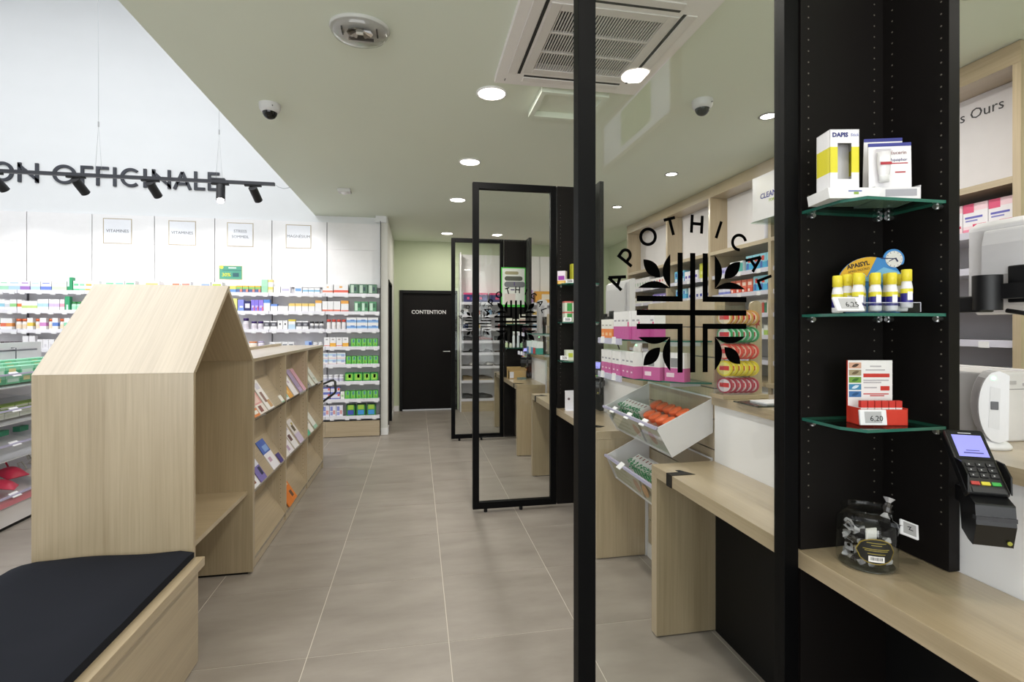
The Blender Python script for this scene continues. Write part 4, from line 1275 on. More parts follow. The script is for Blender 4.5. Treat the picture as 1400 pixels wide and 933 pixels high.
def sweet_mesh(seed):
    r = random.Random(seed)
    b = M()
    prof = [(.016, -.034), (.006, -.018), (.011, -.014), (.012, 0), (.011, .014), (.006, .018), (.016, .034)]
    n = 8; o = []
    for (rad, xx) in prof:
        o.append([(xx, rad * (1 + .35 * r.uniform(-1, 1)) * math.cos(2 * math.pi * k / n), rad * .7 * (1 + .4 * r.uniform(-1, 1)) * math.sin(2 * math.pi * k / n)) for k in range(n)])
    vs = [p for ring in o for p in ring]
    for i in range(len(prof) - 1):
        mi = 2 if i in (0, 5) else (0 if r.random() < .6 else 1)
        b.add(vs, [(i * n + k, i * n + (k + 1) % n, (i + 1) * n + (k + 1) % n, (i + 1) * n + k) for k in range(n)], mi)
    return b.xf(Matrix.Scale(.78, 4)).mesh('sweet', mats_c)


SW = [sweet_mesh(k) for k in range(4)]
for k in range(14):
    lay = k // 4
    a = (k % 4) * math.pi / 2 + lay * .78; r = .040
    place('wrapped_sweet', SW[k % 4], (jx + r * math.cos(a), jy + r * math.sin(a), DZ + .021 + lay * .026), 'dark sweet twisted in clear wrapper inside the glass jar', 'sweet', 'wrapped sweets in the glass jar', rot=(rj.uniform(-1, 1), rj.uniform(-.12, .12), a + math.pi / 2))
place('wrapped_sweet', SW[1], (jx + .045, jy - .02, DZ + .155), 'sweet in a clear twist sticking up out of the jar mouth', 'sweet', 'wrapped sweets in the glass jar', rot=(.2, -1.1, .3))
M().box(jx - .05, jy - .05, DZ + .09, jx - .02, jy - .046, DZ + .118).build('paper_slip', C('dcdad6', .5), t)
t = thing('jar_price_tag', 'white square price tag clipped to the rim of the sweet jar', 'price tag', (jx + .085, jy - .045, DZ + .105), rz=-.35)
local('case', C('eeeef0', .4), M().box(-.023, -.003, -.02, .023, .003, .02), t, rot=(-.6, .35, 0), bevel=.0015)
local('display', C('a9a8a8', .35), M().box(-.016, -.0036, -.015, .016, -.003, .015), t, rot=(-.6, .35, 0))
local('price', C('1b1b1d', .5), M().stroke([(-.006, .004), (.002, .006), (-.002, -.002), (.008, -.002)], .002, -.0042, -.0037), t, rot=(-.6, .35, 0))
local('clip', C('2c2c34', .4), M().box(-.045, -.003, -.004, -.018, .003, .006), t, rot=(-.2, .2, 0))

# ------------------------------------------------------------------ card terminals on the panel ends
def terminal(i, Y, lab):
    t = thing('card_terminal', lab, 'card terminal', (1.261, Y - .35, 1.038), 'card terminals on the display panels', -.5)
    R = (-.75, 0, 0)
    O = Vector((0, 0, 0))
    b = M().box(-.04, -.012, .0, .04, .014, .168)
    local('body', C('0e0e10', .35), b, t, O, R, bevel=.006)
    local('screen_bezel', C('131316', .2), M().box(-.036, -.0135, .085, .036, -.012, .162), t, O, R, bevel=.002)
    scr = local('screen', C('8f8fe6', .3, emit=.45), M().box(-.029, -.0145, .092, .029, -.0135, .150), t, O, R)
    local('screen_print', C('4d4d94', .4), M().box(-.018, -.0148, .1, .02, -.0145, .103).box(-.012, -.0148, .107, .014, -.0145, .109), t, O, R)
    local('maker_mark', C('b9b9bd', .4), M().box(-.014, -.0138, .1545, .012, -.0135, .157), t, O, R)
    for s in (-1, 1):
        g = M().prism([(-.012, .088), (-.034, .066), (-.038, .03), (-.012, .0)], 'x', s * .0405, s * .0375)
        local('privacy_shield', C('0b0b0d', .3), g, t, O, R)
    for r in range(3):
        for c in range(3):
            x, zz = -.024 + c * .0195, .066 - r * .0135
            k = local('key', C('1e1e22', .35), M().box(x, -.015, zz, x + .015, -.012, zz + .0095), t, O, R)
            local('digit', C('c9c9cc', .5), M().box(x + .005, -.0153, zz + .0035, x + .0075, -.015, zz + .0065), t, O, R)
    for c, cc in enumerate(('c03a34', 'd8cc3a', '3da84a')):
        local('key', C(cc, .35), M().box(-.028 + c * .0195, -.015, .020, -.012 + c * .0195, -.012, .028), t, O, R)
    local('card_slot', C('2c2c2f', .35), M().box(-.03, -.014, .002, .03, -.012, .014), t, O, R)
    # cradle: printer-width bracket below, fixed to the panel edge
    cr = M().prism([(.02, .01), (-.028, -.01), (-.033, -.055), (-.02, -.105), (.0, -.1), (.028, -.085), (.04, .0)], 'x', -.036, .036)
    local('cradle', C('0d0d0f', .3), cr, t, bevel=.003)
    local('cradle_band', C('3c3c40', .3), M().box(-.0365, -.0345, -.045, .0365, -.02, -.036), t)
    local('green_dot', C('9a9a3a', .4), M().cyl((.026, -.0265, -.092), (.026, -.0285, -.092), .0045, 12), t)
    local('arm', C('101013', .35), M().box(.012, .018, -.06, .05, .172, -.02), t, bevel=.003)


terminal(0, ST[0], 'black card terminal with lit blue screen and coloured keys, nearest desk')
terminal(1, ST[1], 'card terminal with small lit blue screen at the middle desk')
terminal(2, ST[2], 'card terminal with small lit screen at the farthest desk')

# ------------------------------------------------------------------ on the counters: scanner, printer, monitor
def scanner(loc, lab, rz):
    t = thing('barcode_scanner', lab, 'scanner', loc, 'barcode scanners on the counters', rz)
    local('base', C('e8e8ea', .35), M().lathe([(.056, 0, 0), (.057, .008, 0), (.05, .018, 0), (.03, .028, 0), (0, .032, 0)], (0, 0, 0), 28, sx=1.15, sy=.72), t)
    # side profile in x (front -x) and z: bulging window side, flat back
    prof = arc(.03, .115, .042, .098, 112, 248, 14) + [(.03, .02), (.048, .03), (.05, .2), (.03, .212)]
    local('head', C('e6e6e9', .35), M().prism(prof, 'y', -.036, .036), t, bevel=.008)
    win = arc(.03, .115, .043, .099, 130, 230, 10) + arc(.03, .115, .039, .095, 230, 130, 10)
    local('scan_window', C('a9a6ab', .3), M().prism(win, 'y', -.029, .029), t)
    local('side_inset', C('dcdcde', .4), M().prism([(.008, .06), (.03, .055), (.032, .165), (.012, .17)], 'y', -.0368, -.0355), t)
    local('button', C('5b5b5e', .4), M().box(.012, -.0385, .108, .028, -.036, .13), t, bevel=.003)
    local('indicator', C('7dff9a', emit=4.0), M().cyl((.018, -.0372, .192), (.018, -.0355, .192), .005, 10), t)


scanner((1.52, 1.13, CT1 + .0006), 'white upright barcode scanner with green light on the near counter', -.7)
scanner((1.62, 3.6, CT1 + .0006), 'white barcode scanner on the middle counter', -.6)
scanner((1.60, 6.6, CT1 + .0006), 'small white barcode scanner on the farthest counter', -.6)


def printer(loc, lab):
    t = thing('receipt_printer', lab, 'printer', loc, 'printers on the counters')
    local('case', C('dddadb', .45), M().box(-.165, -.11, 0, .0, .11, .2), t, bevel=.006)
    local('cover', C('e2dfe0', .45), M().prism([(.002, .06)] + [(.002, .205)] + arc(.02, .155, .09, .05, 90, 10, 8) + [(.11, .1), (.06, .07)], 'y', -.105, .105), t, bevel=.004)
    local('lower_case', C('d9d6d7', .45), M().box(.0, -.105, 0, .1, .105, .062), t, bevel=.004)
    local('paper_slot', C('3c3a3c', .4), M().prism([(.03, .066), (.105, .066), (.105, .096)], 'y', -.10, .10), t)
    local('latch', C('b4b0b2', .4), M().box(-.10, -.112, .165, -.055, -.109, .175).box(-.03, -.112, .160, -.0, -.109, .168), t)
    local('seam', C('8c888a', .5), M().box(-.165, -.1106, .150, .0, -.1098, .152).box(-.0015, -.1106, .07, .0005, -.1098, .2), t)


printer((1.74, 1.27, CT1), 'white receipt printer behind the barcode scanner')


def monitor(i, x, y0, y1, z0, z1, lab, word):
    t = thing('monitor', lab, 'monitor', (x, (y0 + y1) / 2, CT1), 'monitors on the counters')
    b = M().prism([(x, z0 + .03), (x + .03, z0), (x + .05, z0), (x + .05, z1), (x + .03, z1), (x, z1 - .02)], 'y', y0, y1)
    b.build('shell', C('e0dfe2', .4), t, bevel=.008)
    M().prism([(x - .022, z0 + .11), (x, z0 + .07), (x, z1 - .03), (x - .012, z1 - .035), (x - .022, z1 - .075)], 'y', y0 + .06, y1 - .05).build('rear_bulge', C('dedde0', .4), t, bevel=.008)
    M().box(x + .05, y0 + .01, z0 + .01, x + .053, y1 - .01, z1 - .01).build('screen', C('101014', .15), t)
    yc = (y0 + y1) / 2; zc = z0 + .06
    text(word, .05, C('8f8f94', .4), t, (x - .0135, yc + .055, z1 - .066), FACE_X)
    # jointed arm: mount plate, drum, horizontal beam, post to the counter
    M().box(x - .03, yc + .02, zc - .03, x - .020, yc + .12, zc + .07).build('mount_plate', C('141416', .4), t, bevel=.003)
    M().cyl((x - .07, yc + .14, zc - .05), (x - .07, yc + .14, zc + .045), .032, 24).build('joint_drum', C('151517', .45), t)
    M().box(x - .07, yc + .04, zc - .02, x - .028, yc + .13, zc + .02).build('joint_link', C('151517', .45), t)
    yb = y1 + .02
    M().box(x - .095, yc + .14, zc - .055, x - .045, yb, zc - .01).build('beam', C('151517', .45), t, bevel=.004)
    M().cyl((x - .07, yb, CT1 + .0006), (x - .07, yb, zc + .0), .022, 20).build('post', C('1b1b1e', .4), t)
    M().tube([(x - .06, yc + .1, zc - .052), (x - .06, yc + .06, zc - .06), (x - .05, yc, zc - .10), (x - .04, yc - .06, zc - .17), (x - .03, yc - .12, zc - .26)], .006, 8).build('cable', C('121214', .5), t)


monitor(0, 1.60, .74, 1.22, 1.455, 1.725, 'back of a white iiyama monitor on a black arm at the right edge', 'iiyama')
monitor(1, 1.72, 3.92, 4.45, 1.43, 1.82, 'back of a white monitor at the middle counter beyond the glass', 'iiyama')
monitor(2, 1.66, 5.95, 6.24, 1.44, 1.80, 'white monitor edge-on at the farthest counter', 'iiyama')

# ------------------------------------------------------------------ goods on the middle and farthest display corners
Y1 = ST[1]; Y2 = ST[2]
place('purple_carton', carton_mesh(.062, .05, .10, [(.25, 'e8b04a'), (.75, 'efe4f0')], ((.1, .3, .9, .62, '9a3aa8'), (.1, .05, .9, .18, 'f0d080'))), (1.105, Y1 - .05, SHZ[0]), 'white and purple carton on the top shelf of the middle display', 'carton', rz=-.6)
place('yellow_carton', carton_mesh(.09, .05, .155, [(1, 'b9b832')], ((.4, .4, .9, .85, 'e4e6c0'),)), (1.215, Y1 - .06, SHZ[0]), 'olive yellow carton on the top shelf of the middle display', 'carton')
for r in range(2):
    for c in range(3):
        place('green_carton', carton_mesh(.055, .07, .08, [(.85, 'dfe6d6'), (.15, 'd8706a')], ((.32, .05, 1, .82, '3f9a4a'),)), (1.14 + c * .06, Y1 - .06, SHZ[1] + r * .0805), 'white and green carton with red top edge, %s from the left, %s layer' % (ORD[c], ('lower', 'upper')[r]), 'carton', 'green cartons on the middle display')
place('green_carton', carton_mesh(.06, .05, .08, [(1, 'e4ead8')], ((.3, .3, .9, .7, 'c4cf4a'),)), (1.155, Y1 - .06, SHZ[2]), 'short white carton with yellow spot on the lower shelf of the middle display', 'carton')
place('green_carton', carton_mesh(.05, .05, .15, [(.7, '4f9a62'), (.3, 'e4eee4')]), (1.225, Y1 - .06, SHZ[2]), 'tall green and white carton on the lower shelf of the middle display', 'carton')
price_tag((1.125, Y1 - .125, SHZ[1]), 'tilted price tag before the green cartons', rz=-.3)
price_tag((1.11, Y1 - .09, SHZ[2]), 'tilted price tag beside the yellow-spotted carton', rz=-.3)
price_tag((1.15, Y1 - .1, SHZ[0]), 'price tag beside the purple carton', rz=-.2)
t = thing('leaflet_stand', 'plain white card with a small dark motif on the middle desk', 'card', (1.17, Y1 - .12, DZ))
M().prism([(Y1 - .09, DZ), (Y1 - .087, DZ), (Y1 - .087, DZ + .15), (Y1 - .09, DZ + .15)], 'x', 1.115, 1.225).box(1.115, Y1 - .14, DZ, 1.225, Y1 - .087, DZ + .002).build('card', C('e8e8ee', .45), t)
M().cyl((1.145, Y1 - .0905, DZ + .085), (1.145, Y1 - .092, DZ + .085), .01, 14).build('motif', C('6a5a62', .5), t)

t = thing('poster', 'green-bordered white poster of three ovals on the farthest display panel', 'poster', (1.2, Y2 - .006, 1.67))
M().box(1.04, Y2 - .008, 1.67, 1.352, Y2 - .002, 2.17).build('border', C('4fc84a', .5), t)
M().box(1.053, Y2 - .0095, 1.70, 1.340, Y2 - .008, 2.157).build('sheet', C('dfe2dd', .5), t)
for k, (zz, w_, cc) in enumerate(((2.10, .075, 'a09a78'), (2.03, .10, '55584e'), (1.955, .115, '75777c'))):
    pts = arc(1.09 + w_ * .2, zz, .02 + .008 * k, .02 + .008 * k, 90, 270, 10) + arc(1.11 + w_ * 1.75, zz, .02 + .008 * k, .02 + .008 * k, -90, 90, 10)
    M().prism(pts, 'y', Y2 - .0108, Y2 - .0096).build('oval_picture', C(cc, .5), t)
M().box(1.16, Y2 - .0105, 1.88, 1.21, Y2 - .0096, 1.895).box(1.2, Y2 - .0118, 1.94, 1.215, Y2 - .0109, 1.99).build('print', C('5a4a78', .5), t)
M().box(1.08, Y2 - .0105, 1.71, 1.22, Y2 - .0096, 1.84).build('tinted_print', C('d8ccc8', .5), t)
for k, (x, hh, cc) in enumerate(((1.10, .08, 'c8d8b0'), (1.15, .06, 'd8dcc8'), (1.19, .2, 'e4e8ee'), (1.245, .2, 'e0e6f0'), (1.29, .07, '9fc89a'))):
    place('toiletry_bottle', bottle_mesh(.018, hh, cc, 'eef0f2', None, .2, .7), (x, Y2 - .06, SHZ[2]), '%s toiletry bottle, %s from the left on the farthest display' % (('pale green', 'cream', 'tall white', 'second tall white', 'green')[k], ORD[k]), 'bottle', 'bottles on the farthest display')
for k, (x, hh, cc) in enumerate(((1.13, .07, 'c8b88a'), (1.22, .06, 'd8d8c8'), (1.30, .12, 'd4b0a8'))):
    place('small_carton', carton_mesh(.07, .05, hh, [(.5, cc), (.5, 'eceade')]), (x, Y2 - .06, SHZ[1]), '%s carton, %s from the left on the farthest middle shelf' % (('tan', 'cream', 'rosy')[k], ORD[k]), 'carton')
t = thing('cardboard_display', 'small brown cardboard display box with flat packets on the farthest desk', 'display', (1.2, Y2 - .1, DZ))
M().box(1.10, Y2 - .19, DZ + .001, 1.33, Y2 - .18, DZ + .10).box(1.10, Y2 - .19, DZ, 1.11, Y2 - .06, DZ + .12).box(1.32, Y2 - .19, DZ, 1.33, Y2 - .06, DZ + .12).box(1.10, Y2 - .07, DZ, 1.33, Y2 - .06, DZ + .14).build('box', C('c0a06a', .6), t)
M().box(1.115, Y2 - .1915, DZ + .01, 1.165, Y2 - .19, DZ + .085).build('printed_label', C('e0e0ea', .5), t)
M().box(1.2, Y2 - .30, DZ, 1.3, Y2 - .21, DZ + .02).build('packet', C('6a7a74', .5), t)

# ------------------------------------------------------------------ tower of round sweet tins on the near counter
tx, ty = 1.475, 2.12
t = thing('tin_stand', 'pale wood and acrylic dispenser with five rows of round sweet tins', 'dispenser', (tx, ty, CT1))
M().box(tx - .12, ty - .055, CT1 + .0005, tx + .11, ty + .05, CT1 + .02).build('base', WX, t, bevel=.002)
px0, px1 = tx + .055, tx + .115
pr = [(px0, CT1 + .02), (px1, CT1 + .02)] + [(px1, CT1 + .43)] + arc((px0 + px1) / 2, CT1 + .43, .03, .022, 0, 180, 10)
M().prism(pr, 'y', ty + .0, ty + .012).build('wood_upright', WZ, t)
M().box(tx - .095, ty + .03, CT1 + .02, tx + .055, ty + .034, CT1 + .43).build('acrylic_back', ACRYL, t)
M().box(tx - .118, ty - .05, CT1 + .02, tx - .115, ty + .03, CT1 + .40).build('acrylic_side', ACRYL, t)
lf = [(.0, -.03), (.006, -.012), (.02, -.016), (.014, -.002), (.024, .008), (.012, .012), (.0, .03), (-.012, .012), (-.024, .008), (-.014, -.002), (-.02, -.016), (-.006, -.012)]
M().prism([(tx + .088 + p[0] * .8, CT1 + .35 + p[1]) for p in lf], 'y', ty - .0008, ty).build('red_motif', C('a83a34', .5), t)


def tin_mesh(c1, c2, c3):
    b = M().cyl((-.0085, 0, 0), (-.003, 0, 0), .036, 22, 0, mcap=0).cyl((-.003, 0, 0), (.0085, 0, 0), .0345, 22, 1, mcap=1)
    b.cyl((-.0091, 0, 0), (-.0086, 0, 0), .029, 18, 2)
    b.box(-.0097, -.022, -.008, -.0092, .022, .012, 3)
    return b.mesh('tin', [C(c1, .3), C(c2, .35), C(c3, .35), C('d8343a', .35)])


rows = (('maroon-red', 'a8324a', 'c86a7a', 'e8dce0'), ('yellow', 'e3d22e', 'd8c43a', 'f0e684'), ('bright red', 'd8463c', 'e07a66', 'f0c8b4'), ('green', '2f9a5c', '5ab884', 'd8ece0'), ('red and gold', 'c8a04a', 'd83a34', 'f0e0c0'))
for r, (nme, c1, c2, c3) in enumerate(rows):
    me = tin_mesh(c1, c2, c3)
    for k in range(6):
        o = place('sweet_tin', me, (tx - .083 + k * .0245, ty - .012 - .003 * k, CT1 + .06 + r * .0775), 'round %s sweet tin, %s from the left in its row of the dispenser' % (nme, ORD[k]), 'tin', 'round %s tins in the dispenser' % nme, rz=.55)
t = thing('counter_tray', 'thin dark glass tray with papers at the near counter edge', 'tray', (1.44, 1.95, CT1))
M().box(1.36, 1.84, CT1 + .0005, 1.56, 2.0, CT1 + .006).build('plate', C('2c3634', .15), t)
M().box(1.42, 1.86, CT1 + .0065, 1.55, 1.97, CT1 + .012).build('paper', C('e4e4ea', .5), t)
# ------------------------------------------------------------------ oak wall cabinets on the service side
CX = 2.984
CB = 3.40
DIV = [2.05, 2.965, 3.88, 4.795, 5.71, 6.876]
CSH = (1.94, 1.74, 1.54, 1.345, 1.12)


def cabinet(k, y0, y1, sign=None):
    names = ('beside the monitor', 'behind the display panel', 'with red and blue cartons', 'with the yellow carton', 'at the far end')
    t = thing('wall_cabinet', 'tall open oak wall cabinet ' + names[k], 'cabinet', ((CX + CB) / 2, (y0 + y1) / 2, 0), 'oak wall cabinets')
    M().box(CX, y0 - .018, 0, CB, y0 + .018, 2.756).build('side_panel', WZ, t)
    if k == 4: M().box(CX, y1 - .018, 0, CB, y1 + .018, 2.756).build('side_panel', WZ, t)
    a, c = y0 + .0185, y1 - .0185
    M().box(CX, y0 - .018, 2.757, CB, y1 - .018 + (.036 if k == 4 else 0), 2.866).build('header', WY, t)
    M().box(CX, a, 2.155, CB, c, 2.19).build('fixed_shelf', WY, t)
    M().box(CB - .012, a, .9, CB, c, 2.154).build('back_panel', C('c9c7cb', .5), t)
    M().box(CX + .195, a, 2.1905, CX + .205, c, 2.7555).build('white_sign', C('e6e3e6', .5), t)
    for z in CSH:
        s = M().box(CX + .03, a, z - .022, CB - .0125, c, z).build('shelf', C('dedce2', .4), t)
        M().box(CX + .02, a, z - .034, CX + .03, c, z + .004).build('price_rail', C('d4d2e0', .3), s)
        for q in range(3):
            y = a + .12 + q * .28
            M().box(CX + .014, y, z - .038, CX + .02, y + .05, z - .004).build('price_tag', C('eeeef0', .4), s)
    M().box(CX + .02, a, .0, CB, c, .9).build('base_cupboard', LAM, t)
    M().box(CX - .05, a, .9005, CB - .0125, c, .935).build('ledge', WY, t)


for k in range(5):
    cabinet(k, DIV[k], DIV[k + 1])
tg = thing('sign_lettering', 'dark lettering es Ours on the white sign above the pink cartons', 'lettering', (CX + .194, 2.42, 2.66))
text('es Ours', .085, C('3c3c40', .5), tg, (CX + .194, 2.378, 2.655), FACE_X, 'letters')

GX = CX + .03


def row_cart(y0, n, dy, z, me, lab, grp, name='carton', order='near', x=GX + .02, names=None):
    for k in range(n):
        place(name, me if not isinstance(me, list) else me[k % len(me)], (x + .05, y0 + dy * k, z), (lab % ORD[k]), 'carton', grp, -math.pi / 2)


# pink cartons in the cabinet beside the monitor
pkm = carton_mesh(.125, .09, .165, [(.25, 'f0d9e0'), (.5, 'f1eef3'), (.25, 'f3d3dc')], ((0, .7, .45, 1, 'e05a80'), (.08, .5, .8, .57, '6a6ac0'), (.1, .4, .6, .45, '8a8acc'), (.4, .22, .95, .3, 'd8486a'), (0, .0, .3, .14, 'e88aa4')))
row_cart(2.155, 6, .13, CSH[0], pkm, 'white carton with pink corner, %s from the right in the cabinet beside the monitor', 'pink-cornered cartons on the top cabinet shelf', 'pink_carton')
for k, (yy, hh, cc) in enumerate(((2.25, .05, '2f55c0'), (2.36, .06, '2a3a8a'), (2.48, .07, '3f66cc'), (2.15, .08, '2f55c0'))):
    place('blue_carton', carton_mesh(.1, .1, hh, [(.5, cc), (.5, 'dfe4f4')], ((.1, .5, .9, .9, cc),)), (GX + .08, yy, CSH[4]), 'blue and white carton, %s on the low cabinet shelf beside the monitor' % ORD[k], 'carton', rz=-math.pi / 2)
# middle cabinet: blue and red cartons
bl = carton_mesh(.09, .08, .14, [(.45, '3fa8d4'), (.55, '8fd0e4')], ((.3, .55, .7, .85, 'd8463c'), (.1, .1, .45, .5, '3a62b0')))
row_cart(3.95, 4, .095, CSH[0], bl, 'light blue carton with red spot, %s from the right on the upper shelf', 'light blue cartons, upper cabinet shelf', 'blue_carton')
place('teal_carton', carton_mesh(.2, .1, .11, [(.75, 'e6efee'), (.25, 'f2f2f2')], ((.55, .1, 1, .85, '4aa49a'), (.08, .78, .5, .9, 'a8b4b8'))), (GX + .08, 4.43, CSH[0]), 'wide white and teal carton on the upper shelf of the middle cabinet', 'carton', rz=-math.pi / 2)
row_cart(4.58, 3, .062, CSH[0], carton_mesh(.055, .08, .075, [(1, 'c8c4ea')], ((.2, .3, .8, .7, '8a86d0'),)), 'small lilac carton, %s from the right on the upper shelf of the middle cabinet', 'lilac cartons, upper shelf', 'lilac_carton')
row_cart(3.95, 3, .09, CSH[1], bl, 'light blue carton with red spot, %s from the right on the second shelf', 'light blue cartons, second cabinet shelf', 'blue_carton')
rd = carton_mesh(.07, .08, .125, [(.4, 'd8503c'), (.6, 'e2705a')], ((.15, .55, .85, .8, 'f0d8cc'), (.1, .1, .5, .3, 'f4e4da')))
row_cart(4.225, 4, .085, CSH[1], rd, 'red carton with pale print, %s from the right on the second shelf', 'red cartons, second cabinet shelf', 'red_carton')
row_cart(4.56, 3, .066, CSH[1], carton_mesh(.06, .08, .06, [(.5, '7a84d0'), (.5, 'e4e4f2')]), 'low lilac carton, %s from the right on the second shelf', 'low lilac cartons, second shelf', 'lilac_carton')
for k in range(6):
    cc = ('a83a34', 'e6dcd2', '3f7a5c', 'c0443a', 'dcd4cc', 'b8564a')[k]
    place('slim_carton', carton_mesh(.03, .08, .12, [(.8, cc), (.2, 'e8e0da')]), (GX + .07, 3.94 + k * .035, CSH[2]), 'slim %s carton, %s from the right on the third cabinet shelf' % (('red', 'white', 'green', 'scarlet', 'cream', 'brick')[k], ORD[k]), 'carton', rz=-math.pi / 2)
for k in range(5):
    cc = ('e8ece4', 'a8c860', 'dfe8f0', '8ab85a', 'e8e8ea')[k]
    place('mixed_carton', carton_mesh(.05, .08, (.07, .09, .06, .1, .08)[k], [(.5, cc), (.5, 'eef0ec')]), (GX + .07, 3.95 + k * .056, CSH[3]), '%s carton, %s from the right on the fourth cabinet shelf' % (('white', 'lime', 'pale blue', 'green', 'grey white')[k], ORD[k]), 'carton', rz=-math.pi / 2)
# fourth cabinet
row_cart(5.44, 3, .075, CSH[0], carton_mesh(.07, .08, .135, [(.4, '3f9ad0'), (.6, '6fc4e4')], ((.3, .5, .75, .85, '2f4fa8'), (.1, .1, .9, .35, 'dfeaf4'))), 'sky blue carton, %s from the right on the shelf beside the yellow one', 'sky blue cartons', 'blue_carton')
place('yellow_carton', carton_mesh(.10, .08, .17, [(1, 'c9cc3e')], ((.2, .3, .8, .5, 'dfe08a'),)), (GX + .07, 5.03, CSH[0]), 'tall lime-yellow carton on the upper shelf seen through the emblem', 'carton', rz=-math.pi / 2)
row_cart(5.15, 4, .07, CSH[0], carton_mesh(.065, .08, .11, [(.5, 'e8e4f0'), (.5, 'f0eef4')], ((.2, .3, .8, .55, '5a4ab0'),)), 'white carton with violet print, %s from the right beside the lime one', 'violet-printed cartons', 'white_carton')
row_cart(5.40, 3, .08, CSH[1], carton_mesh(.075, .08, .12, [(.5, '4fb0dc'), (.5, 'a8dcee')], ((.2, .5, .6, .8, '2f5fb8'),)), 'pale blue carton, %s from the right on the second shelf of the fourth cabinet', 'pale blue cartons', 'blue_carton')
row_cart(4.9, 6, .075, CSH[1], carton_mesh(.07, .08, .12, [(.7, 'e8e8ec'), (.3, 'f2f2f4')], ((.2, .1, .8, .35, '2f3f9a'),)), 'white carton with navy print, %s from the right on the second shelf', 'navy-printed cartons', 'white_carton')
# far cabinet
row_cart(5.78, 7, .075, CSH[0], [carton_mesh(.07, .08, .11, [(.6, 'efe9e6'), (.4, 'f2efee')], ((.2, .5, .8, .75, c),)) for c in ('6a78c0', 'e0803c', 'e0a090', 'd8486a', 'e8b8a8')], 'white carton with a coloured band, %s from the right in the far cabinet', 'banded cartons in the far cabinet', 'white_carton')
row_cart(6.34, 6, .08, CSH[0], carton_mesh(.075, .08, .15, [(.3, 'e2dede'), (.7, 'ebe8ea')], ((.25, .3, .75, .6, 'a8c0b0'),)), 'tall pale carton, %s from the right in the far cabinet upper shelf', 'tall pale cartons', 'white_carton')
row_cart(5.8, 5, .09, CSH[1], carton_mesh(.085, .08, .10, [(.5, '6a5ab4'), (.5, '8a7ac8')], ((.2, .6, .8, .8, 'dcd8f0'),)), 'violet carton, %s from the right on the far cabinet second shelf', 'violet cartons', 'violet_carton')
row_cart(6.28, 6, .085, CSH[1], carton_mesh(.08, .08, .08, [(1, 'e8e6dc')], ((.2, .3, .8, .6, 'c4c0a8'),)), 'low cream carton, %s from the right on the far cabinet second shelf', 'cream cartons', 'cream_carton')
for k in range(7):
    place('red_capped_bottle', bottle_mesh(.025, .12, 'e8e6ea', ('d84a5a', 'c8c8d0')[k % 2], ('d8d8e4', 'd86a80')[k % 2], .22, .8), (GX + .06, 6.25 + k * .07, CSH[2]), 'small bottle with pale label, %s from the right on the far cabinet third shelf' % ORD[k], 'bottle', 'small bottles in the far cabinet')

# box sign standing out from the middle cabinet
t = thing('box_sign', 'white box sign CLEAN FOR standing on glass high in the cabinet', 'sign', (2.88, 3.6, 2.29))
M().box(2.80, 3.28, 2.305, 2.96, 3.855, 2.675).build('box', C('dddcde', .4), t, bevel=.003)
M().box(2.79, 3.22, 2.296, 3.02, 3.86, 2.304).build('glass_shelf', [SHELFGLASS, GREENEDGE], t)
text('CLEAN', .062, C('2f3390', .5), t, (2.7985, 3.655, 2.495), FACE_X, bold=.001)
text('FOR', .034, C('a8c030', .5), t, (2.7985, 3.615, 2.445), FACE_X)
place('round_pack', bottle_mesh(.035, .2, 'dcdae6', 'cfcbe0', None, .15, .95), (2.99 + .03, 3.94, 2.19), 'pale round pack half hidden behind the box sign', 'pack')

# ------------------------------------------------------------------ white shelving with sandals on the far wall
SX0, SX1, SYF = .70, 2.9, 8.43
t = thing('shoe_shelving', 'tall white wall shelving with sandals against the far green wall', 'shelving', ((SX0 + SX1) / 2, 8.57, 0))
M().box(SX0, SYF + .27, .15, SX1, 8.715, 2.66).build('back_panel', C('dcdade', .5), t)
M().box(SX0, SYF, .0, SX0 + .02, SYF + .27, 2.66).build('side_panel', C('e4e2e4', .5), t)
for k, (a, c) in enumerate(((.72, 1.42), (1.425, 2.12), (2.125, 2.9))):
    M().box(a, SYF + .235, 1.97, c - .006, SYF + .25, 2.655).build('upper_panel', LAM, t)
M().box(SX0 + .02, SYF + .01, .0, SX1, SYF + .03, .19).build('plinth', WX, t)
SZ = (1.83, 1.62, 1.39, 1.185, .985, .76, .52, .215)
for z in SZ:
    s = M().box(SX0 + .02, SYF + .01, z - .025, SX1, SYF + .269, z).build('shelf', C('e6e4ea', .4), t)
    M().box(SX0 + .02, SYF, z - .04, SX1, SYF + .01, z + .005).build('price_rail', C('e2e0ea', .3), s)


def shoe_mesh(col, sole, openback):
    b = M(); n = 9
    prof = []
    L = .24
    for i in range(n + 1):
        f_ = i / n; x = -L / 2 + L * f_
        wd = .042 * (math.sin(math.pi * min(1, f_ * 1.02 + .02)) ** .45) * (1 - .12 * math.cos(f_ * 6))
        hh = (.075 if f_ < .35 else .075 - (.075 - .035) * ((f_ - .35) / .65)) if not openback else (.018 if f_ < .45 else .07 - .04 * ((f_ - .45) / .55))
        prof.append((x, max(.006, wd), hh))
    ring = []
    for (x, wd, hh) in prof:
        ring += [(x, -wd, 0), (x, -wd, .02), (x, -wd * .8, hh * .75), (x, 0, hh), (x, wd * .8, hh * .75), (x, wd, .02), (x, wd, 0)]
    for i in range(n):
        for k in range(6):
            b.add([ring[i * 7 + k], ring[i * 7 + k + 1], ring[i * 7 + 8 + k], ring[i * 7 + 7 + k]], [(0, 1, 2, 3)], 1 if k in (0, 5) else 0, True)
        b.add([ring[i * 7], ring[i * 7 + 7], ring[i * 7 + 13], ring[i * 7 + 6]], [(0, 1, 2, 3)], 1)
    return b.mesh('shoe', [C(col, .5), C(sole, .6)])


